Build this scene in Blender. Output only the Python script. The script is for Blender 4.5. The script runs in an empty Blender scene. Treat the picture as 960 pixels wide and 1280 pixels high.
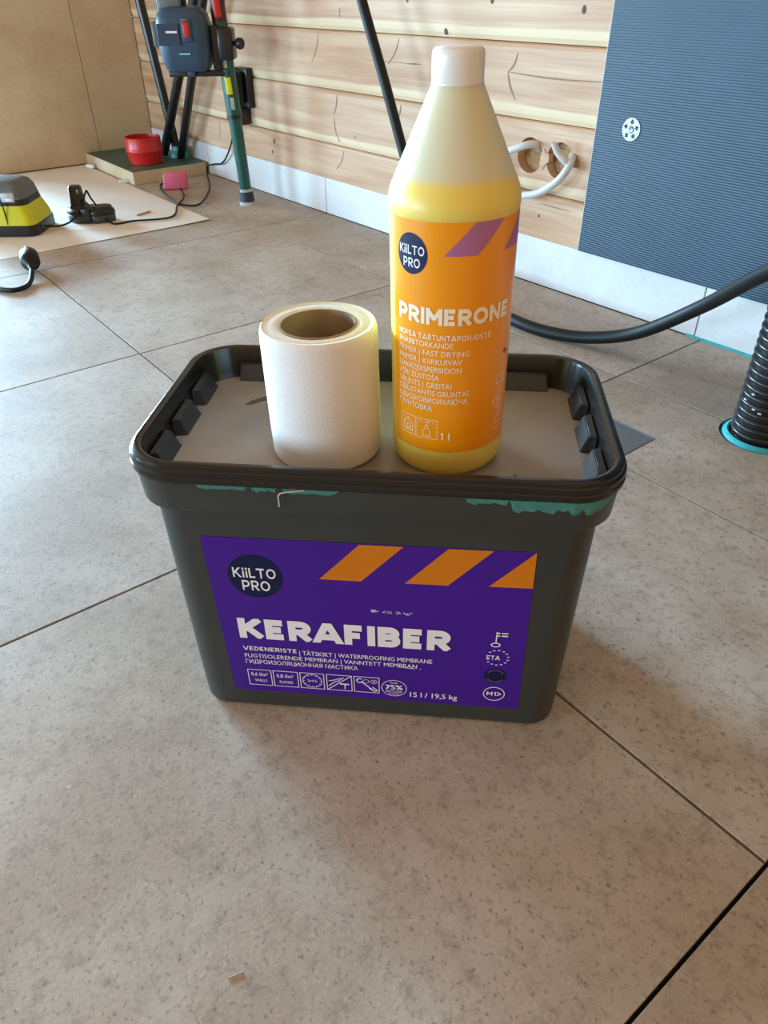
import bpy, bmesh, math, random
from mathutils import Vector, Matrix
random.seed(7)
SC = bpy.context.scene
COL = SC.collection
R = math.radians

# ------------------------------------------------------------------ camera
CAM_LOC = Vector((0.04827, -0.40241, 0.54540))
YAW, PITCH, ROLL, FPX = R(142.4431), R(36.3476), R(-0.5166), 903.95
fwd = Vector((math.cos(YAW) * math.cos(PITCH), math.sin(YAW) * math.cos(PITCH), -math.sin(PITCH)))
rgt = fwd.cross(Vector((0, 0, 1))).normalized()
upv = rgt.cross(fwd)
cr = rgt * math.cos(ROLL) + upv * math.sin(ROLL)
cu = -rgt * math.sin(ROLL) + upv * math.cos(ROLL)
cam_d = bpy.data.cameras.new('camera')
cam = bpy.data.objects.new('camera', cam_d)
COL.objects.link(cam)
cam.matrix_world = Matrix(((cr.x, cu.x, -fwd.x, CAM_LOC.x), (cr.y, cu.y, -fwd.y, CAM_LOC.y),
                           (cr.z, cu.z, -fwd.z, CAM_LOC.z), (0, 0, 0, 1)))
cam_d.sensor_fit = 'VERTICAL'
cam_d.sensor_height = 24.0
cam_d.lens = FPX * 24.0 / 1280.0
cam_d.clip_start = 0.02
SC.camera = cam
HF = Vector((math.cos(YAW), math.sin(YAW), 0))      # horizontal view direction
HR = Vector((math.sin(YAW), -math.cos(YAW), 0))     # horizontal right

# ------------------------------------------------------------------ world, lights, exposure
W = bpy.data.worlds.new('world')
SC.world = W
W.use_nodes = True
bg = W.node_tree.nodes['Background']
bg.inputs[0].default_value = (1.0, 0.66, 0.38, 1)
bg.inputs[1].default_value = 0.66


def area(name, loc, target, sx, sy, power, col):
    d = bpy.data.lights.new(name, 'AREA')
    d.shape = 'RECTANGLE'
    d.size, d.size_y = sx, sy
    d.energy = power
    d.color = col
    o = bpy.data.objects.new(name, d)
    COL.objects.link(o)
    o.location = loc
    v = Vector(target) - Vector(loc)
    o.rotation_euler = v.to_track_quat('-Z', 'Y').to_euler()
    return o


# daylight from a far window in the next room beyond the end of the tiled wall, from a window behind, and from two added fill lights
area('window_and_fill_light', (-7.0, -.40, 1.05), (0, -.40, 1.05), 1.2, 1.4, 980, (0.44, 0.75, 1.0))
area('window_and_fill_light', (-7.0, -2.0, 1.05), (0, -2.0, 1.05), 1.7, 1.4, 560, (0.44, 0.75, 1.0))  # added pane, brightens the paper sheet and the stand corner
area('window_and_fill_light', (-4.6, -4.2, .50), (-1.6, .8, .40), 1.6, .8, 205, (0.44, 0.75, 1.0))
area('window_and_fill_light', (-1.7, -4.4, .45), (-1.2, .8, .40), 1.6, .8, 135, (0.44, 0.75, 1.0))  # unseen low light, added to cool the front-facing sides
SC.view_settings.view_transform = 'Standard'
SC.view_settings.look = 'None'
SC.view_settings.gamma = 1.0
SC.view_settings.use_curve_mapping = False
SC.view_settings.exposure = 0.06


# ------------------------------------------------------------------ helpers
def lin(h):
    out = []
    for c in h:
        c /= 255.0
        out.append(c / 12.92 if c <= 0.04045 else ((c + 0.055) / 1.055) ** 2.4)
    return tuple(out) + (1.0,)


def mat(name, col, rough=0.5, metal=0.0, var=0.0, scale=40.0, bump=0.0, bscale=200.0, spec=0.5, sss=0.0, coat=0.0,
        stretch=(1, 1, 1), trans=0.0):
    m = bpy.data.materials.new(name)
    m.use_nodes = True
    nt = m.node_tree
    b = nt.nodes['Principled BSDF']
    b.inputs['Roughness'].default_value = rough
    b.inputs['Metallic'].default_value = metal
    b.inputs['Specular IOR Level'].default_value = spec
    b.inputs['Coat Weight'].default_value = coat
    if sss:
        b.inputs['Subsurface Weight'].default_value = sss
        b.inputs['Subsurface Radius'].default_value = (0.012, 0.010, 0.006)
        b.inputs['Subsurface Scale'].default_value = 1.0
    tc = nt.nodes.new('ShaderNodeTexCoord')
    mp = nt.nodes.new('ShaderNodeMapping')
    mp.inputs['Scale'].default_value = stretch
    nt.links.new(tc.outputs['Object'], mp.inputs[0])
    n = nt.nodes.new('ShaderNodeTexNoise')
    n.inputs['Scale'].default_value = scale
    n.inputs['Detail'].default_value = 5
    nt.links.new(mp.outputs[0], n.inputs[0])
    r = nt.nodes.new('ShaderNodeValToRGB')
    c = Vector(col[:3])
    r.color_ramp.elements[0].position = 0.3
    r.color_ramp.elements[1].position = 0.7
    r.color_ramp.elements[0].color = tuple(c * (1 - var)) + (1,)
    r.color_ramp.elements[1].color = tuple(c * (1 + var)) + (1,)
    nt.links.new(n.outputs[0], r.inputs[0])
    nt.links.new(r.outputs[0], b.inputs['Base Color'])
    if bump:
        n2 = nt.nodes.new('ShaderNodeTexNoise')
        n2.inputs['Scale'].default_value = bscale
        n2.inputs['Detail'].default_value = 4
        nt.links.new(mp.outputs[0], n2.inputs[0])
        bp = nt.nodes.new('ShaderNodeBump')
        bp.inputs['Strength'].default_value = bump
        bp.inputs['Distance'].default_value = 0.002
        nt.links.new(n2.outputs[0], bp.inputs['Height'])
        nt.links.new(bp.outputs[0], b.inputs['Normal'])
    return m


def finish(name, bm, m, parent=None, ang=35, smooth=True, loc=None, rotz=None):
    bmesh.ops.remove_doubles(bm, verts=bm.verts, dist=1e-6)
    bmesh.ops.recalc_face_normals(bm, faces=bm.faces)
    for f in bm.faces:
        f.smooth = smooth
    for e in bm.edges:
        if len(e.link_faces) == 2:
            e.smooth = e.calc_face_angle(0) < R(ang)
    me = bpy.data.meshes.new(name)
    bm.to_mesh(me)
    bm.free()
    return link(name, me, m, parent, loc, rotz)


def link(name, me, m, parent=None, loc=None, rotz=None):
    o = bpy.data.objects.new(name, me)
    COL.objects.link(o)
    if m is not None and not me.materials:
        for mm in (m if isinstance(m, (list, tuple)) else [m]):
            me.materials.append(mm)
    if parent:
        o.parent = parent
    if loc is not None:
        o.location = loc
    if rotz is not None:
        o.rotation_euler = (0, 0, rotz)
    return o


def tag(o, label, cat, group=None, kind=None):
    o['label'] = label
    o['category'] = cat
    if group:
        o['group'] = group
    if kind:
        o['kind'] = kind
    return o


def struct(o, label, cat):
    return tag(o, label, cat, kind='structure')


def empty(name, loc=(0, 0, 0), rot=(0, 0, 0)):
    o = bpy.data.objects.new(name, None)
    COL.objects.link(o)
    o.empty_display_size = 0.05
    o.location = loc
    o.rotation_euler = rot
    return o


def add_box(bm, lo, hi, bev=0.0, seg=2, M=None):
    x0, y0, z0 = lo
    x1, y1, z1 = hi
    vs = [bm.verts.new(v) for v in ((x0, y0, z0), (x1, y0, z0), (x1, y1, z0), (x0, y1, z0),
                                    (x0, y0, z1), (x1, y0, z1), (x1, y1, z1), (x0, y1, z1))]
    fs = [bm.faces.new([vs[i] for i in q]) for q in ((0, 3, 2, 1), (4, 5, 6, 7), (0, 1, 5, 4), (1, 2, 6, 5), (2, 3, 7, 6), (3, 0, 4, 7))]
    if bev:
        es = list({e for f in fs for e in f.edges})
        r = bmesh.ops.bevel(bm, geom=es, offset=bev, segments=seg, profile=0.5, affect='EDGES')
        vs = list({v for f in r['faces'] for v in f.verts} | {v for v in vs if v.is_valid})
    if M is not None:
        bmesh.ops.transform(bm, matrix=M, verts=[v for v in vs if v.is_valid])
    return vs


def box(name, lo, hi, m, parent=None, bev=0.0, loc=None, rotz=None, seg=2, M=None):
    bm = bmesh.new()
    add_box(bm, lo, hi, bev, seg, M)
    return finish(name, bm, m, parent, loc=loc, rotz=rotz)


def add_prism(bm, pts, z0, z1):
    lo = [bm.verts.new((x, y, z0)) for x, y in pts]
    hi = [bm.verts.new((x, y, z1)) for x, y in pts]
    n = len(pts)
    bm.faces.new(lo[::-1])
    bm.faces.new(hi)
    for i in range(n):
        bm.faces.new((lo[i], lo[(i + 1) % n], hi[(i + 1) % n], hi[i]))


def loft(bm, rings, cap0=True, cap1=True, closed=False):
    vr = [[bm.verts.new(p) for p in r] for r in rings]
    n = len(vr[0])
    pairs = list(zip(vr[:-1], vr[1:]))
    if closed:
        pairs.append((vr[-1], vr[0]))
    for a, b in pairs:
        for i in range(n):
            bm.faces.new((a[i], a[(i + 1) % n], b[(i + 1) % n], b[i]))
    if not closed:
        if cap0:
            bm.faces.new(vr[0][::-1])
        if cap1:
            bm.faces.new(vr[-1])
    return vr


def rrect(a, b, r, z, n=9):
    pts = []
    for sx, sy, t0 in ((1, 1, 0), (-1, 1, 90), (-1, -1, 180), (1, -1, 270)):
        for k in range(n + 1):
            t = R(t0 + 90 * k / n)
            pts.append((sx * (a - r) + r * math.cos(t), sy * (b - r) + r * math.sin(t), z))
    return pts


def ring(r, z, n=48, cx=0, cy=0):
    return [(cx + r * math.cos(2 * math.pi * k / n), cy + r * math.sin(2 * math.pi * k / n), z) for k in range(n)]


def lathe(bm, prof, n=48, cap0=True, cap1=True, closed=False):
    return loft(bm, [ring(r, z, n) for r, z in prof], cap0, cap1, closed)


def smooth_path(pts, sub=8):
    P = [Vector(p) for p in pts]
    out = []
    for i in range(len(P) - 1):
        p0 = P[max(i - 1, 0)]
        p1, p2 = P[i], P[i + 1]
        p3 = P[min(i + 2, len(P) - 1)]
        for k in range(sub):
            t = k / sub
            out.append(0.5 * ((2 * p1) + (p2 - p0) * t + (2 * p0 - 5 * p1 + 4 * p2 - p3) * t * t + (3 * p1 - p0 - 3 * p2 + p3) * t ** 3))
    out.append(P[-1])
    return out


def add_tube(bm, pts, rad, n=12, sub=8, caps=True):
    path = smooth_path(pts, sub) if sub > 1 else [Vector(p) for p in pts]
    rings = []
    nrm = None
    for i, p in enumerate(path):
        t = (path[min(i + 1, len(path) - 1)] - path[max(i - 1, 0)]).normalized()
        if nrm is None:
            nrm = t.orthogonal().normalized()
        nrm = (nrm - t * nrm.dot(t)).normalized()
        bi = t.cross(nrm)
        r = rad(i / (len(path) - 1)) if callable(rad) else rad
        rings.append([p + (nrm * math.cos(2 * math.pi * k / n) + bi * math.sin(2 * math.pi * k / n)) * r for k in range(n)])
    loft(bm, rings, caps, caps)


def tube(name, pts, rad, m, parent=None, n=12, sub=8):
    bm = bmesh.new()
    add_tube(bm, pts, rad, n, sub)
    return finish(name, bm, m, parent)


_H = {}


def text_geo(s, bold=0.0, res=2):
    """flat outline-filled lettering: vertices, faces and the height of a capital, font size 1"""
    def one(t):
        c = bpy.data.curves.new('lettering', 'FONT')
        c.body = t
        c.size = 1.0
        c.offset = bold
        c.resolution_u = res
        o = bpy.data.objects.new('lettering', c)
        COL.objects.link(o)
        dg = bpy.context.evaluated_depsgraph_get()
        me = bpy.data.meshes.new_from_object(o.evaluated_get(dg))
        vs = [v.co.copy() for v in me.vertices]
        fs = [tuple(p.vertices) for p in me.polygons]
        bpy.data.objects.remove(o)
        bpy.data.curves.remove(c)
        bpy.data.meshes.remove(me)
        return vs, fs
    key = round(bold, 4)
    if key not in _H:
        v, _ = one('H')
        _H[key] = (min(p.y for p in v), max(p.y for p in v))
    v, f = one(s)
    return v, f, _H[key]


def lettering(s, x0, x1, zb, zt, mapf, m, parent, bold=0.0, name='lettering'):
    """write s between x0 and x1, capitals from zb to zt, wrapped on a surface by mapf(x, z)"""
    if all(ch in GLYPH or ch == ' ' for ch in s) and bold >= .012:
        return block_letters(s, x0, x1, zb, zt, mapf, m, parent, bold, name)
    v, f, (h0, h1) = text_geo(s)
    a, b = min(p.x for p in v), max(p.x for p in v)
    vs, fs = [], []
    sh = bold * 1.2
    for dx, dy in ((-sh, 0), (sh, 0)) if bold else ((0, 0),):
        k = len(vs)
        vs += [mapf(x0 + (p.x + dx - a) / (b - a) * (x1 - x0), zb + (p.y + dy - h0) / (h1 - h0) * (zt - zb), (dx + 2 * dy) * 2e-3) for p in v]
        fs += [tuple(i + k for i in q) for q in f]
    me = bpy.data.meshes.new(name)
    me.from_pydata(vs, [], fs)
    return link(name, me, m, parent)


def _arc(cx, cy, rx, ry, t0, t1, n=10):
    return [(cx + rx * math.cos(R(t0 + (t1 - t0) * k / n)), cy + ry * math.sin(R(t0 + (t1 - t0) * k / n))) for k in range(n + 1)]


# heavy geometric capitals: name -> (width, polylines) on a unit cap height, before the stroke half-width is added
GLYPH = {
    'K': (.66, [[(0, 0), (0, 1)], [(.02, .38), (.70, 1.16)], [(.20, .58), (.72, -.12)]]),
    'E': (.52, [[(0, 0), (0, 1)], [(0, 0), (.56, 0)], [(0, .5), (.48, .5)], [(0, 1), (.56, 1)]]),
    'R': (.60, [[(0, 0), (0, 1)], [(0, 1), (.34, 1)] + _arc(.34, .72, .26, .28, 90, -90) + [(0, .44)], [(.26, .46), (.66, -.13)]]),
    'A': (.80, [[(-.10, -.3), (.42, 1.3)], [(.90, -.3), (.38, 1.3)], [(.16, .22), (.64, .22)]]),
    'F': (.50, [[(0, 0), (0, 1)], [(0, .46), (.46, .46)], [(0, 1), (.54, 1)]]),
    'I': (.0, [[(0, 0), (0, 1)]]),
    'B': (.58, [[(0, 0), (0, 1)], [(0, 1), (.32, 1)] + _arc(.32, .76, .22, .24, 90, -90) + [(0, .52)], [(.3, .52)] + _arc(.34, .26, .24, .26, 90, -90) + [(0, 0)]]),
    'P': (.58, [[(0, 0), (0, 1)], [(0, 1), (.32, 1)] + _arc(.32, .69, .27, .31, 90, -90) + [(0, .38)]]),
    'M': (.82, [[(0, 0), (0, 1)], [(-.02, 1.08), (.41, .30)], [(.84, 1.08), (.41, .30)], [(.82, 0), (.82, 1)]]),
    'O': (.80, [_arc(.40, .5, .40, .5, 0, 360, 24)]),
    'N': (.68, [[(0, 0), (0, 1)], [(-.02, 1.08), (.70, -.08)], [(.68, 0), (.68, 1)]]),
    'V': (.76, [[(-.10, 1.3), (.40, -.3)], [(.86, 1.3), (.36, -.3)]]),
    'D': (.64, [[(0, 0), (0, 1)], [(0, 1), (.24, 1)] + _arc(.24, .5, .40, .5, 90, -90, 14) + [(0, 0)]]),
    'S': (.52, [_arc(.27, .75, .25, .25, 40, 200, 8) + _arc(.27, .25, .27, .25, 90, -140, 10)]),
    'T': (.62, [[(.31, 0), (.31, 1)], [(-.06, 1), (.68, 1)]]),
    'L': (.50, [[(0, 0), (0, 1)], [(0, 0), (.54, 0)]]),
    'U': (.62, [[(0, 1.1), (0, .32)] + _arc(.31, .32, .31, .32, 180, 360, 12) + [(.62, 1.1)]]),
    'H': (.64, [[(0, 0), (0, 1)], [(.64, 0), (.64, 1)], [(0, .5), (.64, .5)]]),
    'J': (.42, [[(.42, 1.1), (.42, .28)] + _arc(.20, .28, .22, .28, 0, -150, 8)]),
    'i': (.0, [[(0, 0), (0, .60)], [(0, .93), (0, 1)]]),
    'l': (.0, [[(0, 0), (0, 1)]]),
    '1': (.26, [[(.22, 0), (.22, 1)], [(.22, 1), (0, .84)]]),
}


def clip_z(poly, lo, hi):
    for lim, sg in ((lo, 1), (hi, -1)):
        outp = []
        for (xa, za), (xb, zb) in zip(poly, poly[1:] + poly[:1]):
            ia, ib = (za - lim) * sg >= 0, (zb - lim) * sg >= 0
            if ia:
                outp.append((xa, za))
            if ia != ib:
                t = (lim - za) / (zb - za)
                outp.append((xa + (xb - xa) * t, lim))
        poly = outp
        if len(poly) < 3:
            return []
    return poly


def block_letters(s, x0, x1, zb, zt, mapf, m, parent, bold, name):
    w = .10 + bold * 4.4
    gap = .10 if bold > .025 else .17
    polys = []
    x = 0.0
    for ch in s:
        if ch == ' ':
            x += .42
            continue
        gw, pls = GLYPH[ch]
        for pl in pls:
            # shrink the drawing so that the stroke stays inside the cap height
            q = [(x + w / 2 + px, w / 2 + pz * (1 - w)) for px, pz in pl]
            for k, ((xa, za), (xb, zb_)) in enumerate(zip(q[:-1], q[1:])):
                d = math.hypot(xb - xa, zb_ - za) or 1e-9
                ux, uz = (xb - xa) / d, (zb_ - za) / d
                ext = w / 2 if len(q) == 2 and (abs(ux) > .99 or abs(uz) > .99) else w * .08
                if len(q) == 2 and abs(ux) > .99:
                    e0, e1 = w / 2, 0.0
                else:
                    e0 = e1 = ext
                xa2, za2, xb2, zb2 = xa - ux * e0, za - uz * e0, xb + ux * e1, zb_ + uz * e1
                nx, nz = -uz * w / 2, ux * w / 2
                pg = clip_z([(xa2 - nx, za2 - nz), (xb2 - nx, zb2 - nz), (xb2 + nx, zb2 + nz), (xa2 + nx, za2 + nz)], 0, 1)
                if pg:
                    polys.append(pg)
        x += gw + w + gap
    tot = x - gap
    vs, fs = [], []
    for pg in polys:
        k = len(vs)
        vs += [mapf(x0 + px / tot * (x1 - x0), zb + pz * (zt - zb), len(fs) * 3e-6) for px, pz in pg]
        fs.append(tuple(range(k, k + len(pg))))
    me = bpy.data.meshes.new(name)
    me.from_pydata(vs, [], fs)
    return link(name, me, m, parent)


def strokes(name, segs, w, mapf, m, parent):
    """printed line art: each polyline becomes a narrow flat ribbon"""
    vs, fs = [], []
    for pl in segs:
        fine = [pl[0]]
        for (xa, za), (xb, zb) in zip(pl[:-1], pl[1:]):
            k = max(1, int(math.hypot(xb - xa, zb - za) / 1.6))
            fine += [(xa + (xb - xa) * i / k, za + (zb - za) * i / k) for i in range(1, k + 1)]
        for (xa, za), (xb, zb) in zip(fine[:-1], fine[1:]):
            d = math.hypot(xb - xa, zb - za) or 1e-9
            nx, nz = -(zb - za) / d * w / 2, (xb - xa) / d * w / 2
            ex, ez = (xb - xa) / d * w * .4, (zb - za) / d * w * .4
            k = len(vs)
            dd = (len(fs) % 12) * 3e-6
            vs += [mapf(xa - nx - ex, za - nz - ez, dd), mapf(xb - nx + ex, zb - nz + ez, dd), mapf(xb + nx + ex, zb + nz + ez, dd), mapf(xa + nx - ex, za + nz - ez, dd)]
            fs.append((k, k + 1, k + 2, k + 3))
    me = bpy.data.meshes.new(name)
    me.from_pydata(vs, [], fs)
    return link(name, me, m, parent)


def arc(cx, cz, rx, rz, t0=0, t1=360, n=28):
    return [(cx + rx * math.cos(R(t0 + (t1 - t0) * k / n)), cz + rz * math.sin(R(t0 + (t1 - t0) * k / n))) for k in range(n + 1)]


def patch(name, pts, mapf, m, parent):
    me = bpy.data.meshes.new(name)
    me.from_pydata([mapf(*p) for p in pts], [], [tuple(range(len(pts)))])
    return link(name, me, m, parent)


# ------------------------------------------------------------------ materials
def tile_material(name, base, warm, speck=1.0, rough=0.62):
    m = bpy.data.materials.new(name)
    m.use_nodes = True
    nt = m.node_tree
    L = nt.links.new
    b = nt.nodes['Principled BSDF']
    geo = nt.nodes.new('ShaderNodeNewGeometry')
    oi = nt.nodes.new('ShaderNodeObjectInfo')
    mul = nt.nodes.new('ShaderNodeMath')
    mul.operation = 'MULTIPLY'
    mul.inputs[1].default_value = 17.0
    L(oi.outputs['Random'], mul.inputs[0])
    add = nt.nodes.new('ShaderNodeVectorMath')
    add.operation = 'ADD'
    L(geo.outputs['Position'], add.inputs[0])
    L(mul.outputs[0], add.inputs[1])

    def noise(scale, detail, lo, hi, rough_=0.6):
        n = nt.nodes.new('ShaderNodeTexNoise')
        n.inputs['Scale'].default_value = scale
        n.inputs['Detail'].default_value = detail
        n.inputs['Roughness'].default_value = rough_
        L(add.outputs[0], n.inputs[0])
        mr = nt.nodes.new('ShaderNodeMapRange')
        mr.inputs['From Min'].default_value = lo
        mr.inputs['From Max'].default_value = hi
        L(n.outputs[0], mr.inputs[0])
        return mr.outputs[0]

    def mix(fac, a, c, blend='MIX', amt=None):
        x = nt.nodes.new('ShaderNodeMix')
        x.data_type = 'RGBA'
        x.blend_type = blend
        if amt is not None:
            mm = nt.nodes.new('ShaderNodeMath')
            mm.operation = 'MULTIPLY'
            mm.inputs[1].default_value = amt
            L(fac, mm.inputs[0])
            fac = mm.outputs[0]
        L(fac, x.inputs[0])
        for s, v in ((x.inputs[6], a), (x.inputs[7], c)):
            if isinstance(v, tuple):
                s.default_value = v
            else:
                L(v, s)
        return x.outputs[2]

    dark = tuple(v * .42 for v in warm[:3]) + (1,)
    c = mix(noise(5, 6, .38, .62), base, warm)
    c = mix(noise(15, 7, .50, .74, .7), c, dark, amt=.28 * speck)           # cloudy mottling
    c = mix(noise(75, 7, .50, .72, .7), c, dark, amt=.55 * speck)
    c = mix(noise(240, 4, .57, .69), c, dark, amt=.75 * speck)             # fine dark grains
    c = mix(noise(420, 2, .60, .68), c, tuple(min(1, v * 1.45) for v in base[:3]) + (1,), amt=.22 * speck)   # pale grains
    v = nt.nodes.new('ShaderNodeTexVoronoi')
    v.inputs['Scale'].default_value = 42
    v.inputs['Randomness'].default_value = 1
    L(add.outputs[0], v.inputs[0])
    mr = nt.nodes.new('ShaderNodeMapRange')
    mr.inputs['From Min'].default_value = .085
    mr.inputs['From Max'].default_value = .055
    L(v.outputs['Distance'], mr.inputs[0])
    sep = nt.nodes.new('ShaderNodeSeparateColor')
    L(v.outputs['Color'], sep.inputs[0])
    gt = nt.nodes.new('ShaderNodeMath')
    gt.operation = 'GREATER_THAN'
    gt.inputs[1].default_value = .80
    L(sep.outputs[0], gt.inputs[0])
    mm = nt.nodes.new('ShaderNodeMath')
    mm.operation = 'MULTIPLY'
    L(mr.outputs[0], mm.inputs[0])
    L(gt.outputs[0], mm.inputs[1])
    pick = mix(sep.outputs[1], tuple(v * .35 for v in warm[:3]) + (1,), tuple(min(1, v * 1.3) for v in base[:3]) + (1,))
    c = mix(mm.outputs[0], c, pick, amt=.8 * speck)
    L(c, b.inputs['Base Color'])
    b.inputs['Roughness'].default_value = rough
    b.inputs['Specular IOR Level'].default_value = .35
    bp = nt.nodes.new('ShaderNodeBump')
    bp.inputs['Strength'].default_value = .12
    bp.inputs['Distance'].default_value = .001
    n2 = nt.nodes.new('ShaderNodeTexNoise')
    n2.inputs['Scale'].default_value = 260
    L(add.outputs[0], n2.inputs[0])
    L(n2.outputs[0], bp.inputs['Height'])
    L(bp.outputs[0], b.inputs['Normal'])
    return m


def wood_material(name):
    m = bpy.data.materials.new(name)
    m.use_nodes = True
    nt = m.node_tree
    L = nt.links.new
    b = nt.nodes['Principled BSDF']
    b.inputs['Roughness'].default_value = .55
    tc = nt.nodes.new('ShaderNodeTexCoord')
    oi = nt.nodes.new('ShaderNodeObjectInfo')
    mul = nt.nodes.new('ShaderNodeMath')
    mul.operation = 'MULTIPLY'
    mul.inputs[1].default_value = 23
    L(oi.outputs['Random'], mul.inputs[0])
    add = nt.nodes.new('ShaderNodeVectorMath')
    L(tc.outputs['Object'], add.inputs[0])
    L(mul.outputs[0], add.inputs[1])
    mp = nt.nodes.new('ShaderNodeMapping')
    mp.inputs['Scale'].default_value = (1.3, 6, 22)
    L(add.outputs[0], mp.inputs[0])
    n = nt.nodes.new('ShaderNodeTexNoise')
    n.inputs['Scale'].default_value = 1.6
    n.inputs['Detail'].default_value = 6
    n.inputs['Distortion'].default_value = .5
    L(mp.outputs[0], n.inputs[0])
    r = nt.nodes.new('ShaderNodeValToRGB')
    e = r.color_ramp.elements
    e[0].position, e[0].color = .28, lin((184, 138, 102))
    e[1].position, e[1].color = .74, lin((220, 190, 156))
    k = e.new(.5)
    k.color = lin((200, 162, 130))
    L(n.outputs[0], r.inputs[0])
    # fine grain lines
    mp2 = nt.nodes.new('ShaderNodeMapping')
    mp2.inputs['Scale'].default_value = (2, 30, 170)
    L(add.outputs[0], mp2.inputs[0])
    n2 = nt.nodes.new('ShaderNodeTexNoise')
    n2.inputs['Scale'].default_value = 2
    n2.inputs['Detail'].default_value = 4
    L(mp2.outputs[0], n2.inputs[0])
    mr = nt.nodes.new('ShaderNodeMapRange')
    mr.inputs['From Min'].default_value = .5
    mr.inputs['From Max'].default_value = .8
    mr.inputs['To Max'].default_value = .5
    L(n2.outputs[0], mr.inputs[0])
    x = nt.nodes.new('ShaderNodeMix')
    x.data_type = 'RGBA'
    L(mr.outputs[0], x.inputs[0])
    L(r.outputs[0], x.inputs[6])
    x.inputs[7].default_value = lin((168, 124, 90))
    # paler band along the lower edge of the board (object z runs 0 .. 0.131)
    sp = nt.nodes.new('ShaderNodeSeparateXYZ')
    L(tc.outputs['Object'], sp.inputs[0])
    wob = nt.nodes.new('ShaderNodeTexNoise')
    wob.inputs['Scale'].default_value = 3
    L(add.outputs[0], wob.inputs[0])
    wm = nt.nodes.new('ShaderNodeMath')
    wm.operation = 'MULTIPLY_ADD'
    wm.inputs[1].default_value = .016
    L(wob.outputs[0], wm.inputs[0])
    L(sp.outputs[2], wm.inputs[2])
    sr = nt.nodes.new('ShaderNodeMapRange')
    sr.inputs['From Min'].default_value = .033
    sr.inputs['From Max'].default_value = .029
    L(wm.outputs[0], sr.inputs[0])
    sm = nt.nodes.new('ShaderNodeMath')
    sm.operation = 'MULTIPLY'
    sm.inputs[1].default_value = .8
    L(sr.outputs[0], sm.inputs[0])
    y = nt.nodes.new('ShaderNodeMix')
    y.data_type = 'RGBA'
    L(sm.outputs[0], y.inputs[0])
    L(x.outputs[2], y.inputs[6])
    y.inputs[7].default_value = lin((230, 208, 172))
    L(y.outputs[2], b.inputs['Base Color'])
    bp = nt.nodes.new('ShaderNodeBump')
    bp.inputs['Strength'].default_value = .25
    bp.inputs['Distance'].default_value = .003
    L(n.outputs[0], bp.inputs['Height'])
    L(bp.outputs[0], b.inputs['Normal'])
    return m


def panel_material(name):
    m = mat(name, lin((42, 68, 88)), .4, var=.12, scale=9)
    nt = m.node_tree
    L = nt.links.new
    tc = nt.nodes.new('ShaderNodeTexCoord')
    hs = []
    for ax, sc in (('Z', 76), ('X', 66)):
        w = nt.nodes.new('ShaderNodeTexWave')
        w.bands_direction = ax
        w.inputs['Scale'].default_value = sc
        w.inputs['Distortion'].default_value = 0
        L(tc.outputs['Object'], w.inputs[0])
        hs.append(w.outputs['Fac'])
    a = nt.nodes.new('ShaderNodeMath')
    a.operation = 'MULTIPLY_ADD'
    a.inputs[1].default_value = .3
    L(hs[1], a.inputs[0])
    L(hs[0], a.inputs[2])
    bp = nt.nodes.new('ShaderNodeBump')
    bp.inputs['Strength'].default_value = .22
    bp.inputs['Distance'].default_value = .0015
    L(a.outputs[0], bp.inputs['Height'])
    L(bp.outputs[0], nt.nodes['Principled BSDF'].inputs['Normal'])
    return m


M_floor = tile_material('floor_tile', lin((190, 182, 172)), lin((168, 154, 139)))
M_base = tile_material('baseboard_tile', lin((222, 224, 226)), lin((214, 214, 214)), .25)
M_walltile = tile_material('wall_tile', lin((204, 182, 150)), lin((192, 166, 130)), .40)
M_slab = mat('subfloor', lin((28, 26, 25)), .9, var=.2)
M_wood = wood_material('pine_plank')
M_wooddark = mat('wood_crack', lin((150, 116, 92)), .8, var=.25, scale=60)
M_knot = mat('wood_knot', lin((96, 62, 42)), .7, var=.3, scale=150)
M_cut = mat('cut_wood', lin((178, 140, 100)), .8, var=.3, scale=30, bump=.3, stretch=(1, 1, 8))
M_panel = panel_material('ribbed_board')
M_teal = mat('waterproofing', lin((40, 165, 176)), .45, var=.15, scale=60)
M_white = mat('white_plastic', lin((226, 228, 228)), .35, var=.02)
M_cable = mat('white_cable', lin((206, 206, 202)), .4, var=.04)
M_black = mat('black_rubber', lin((18, 20, 22)), .5, var=.2, scale=90, spec=.3)
M_gloss = mat('black_plastic', lin((24, 25, 27)), .3, var=.15, scale=50)
M_steel = mat('galvanised_steel', lin((158, 160, 162)), .4, metal=.8, var=.08, scale=90)
M_bucket = mat('bucket_plastic', lin((56, 60, 58)), .36, var=.06, scale=12, spec=.35)
M_lid = mat('lid_plastic', lin((27, 26, 25)), .2, var=.15, scale=30)
M_lug = mat('lug_plastic', lin((50, 52, 54)), .3, var=.12, scale=60)
M_dust = mat('dusty_lid', lin((146, 141, 136)), .38, var=.26, scale=11)
M_purple = mat('purple_print', lin((66, 18, 146)), .45, var=.03, spec=.3)
M_orange = mat('orange_print', lin((210, 122, 14)), .45, var=.03, spec=.3)
M_navy = mat('navy_print', lin((6, 18, 66)), .45, var=.03, spec=.3)
M_ink = mat('white_print', lin((238, 236, 242)), .45, var=.02, spec=.3)
M_label = mat('orange_label', lin((246, 156, 6)), .30, var=.02)
M_lilac = mat('lilac_print', lin((176, 110, 160)), .35, var=.03)
M_cream = mat('cream_print', lin((252, 240, 214)), .35, var=.02)
M_blackink = mat('black_print', lin((18, 18, 20)), .4)
M_fleece = mat('fleece', lin((236, 235, 233)), .9, var=.03, scale=500, bump=.25, bscale=900, spec=.15)
M_core = mat('cardboard_core', lin((150, 128, 108)), .85, var=.22, scale=45)
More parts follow.
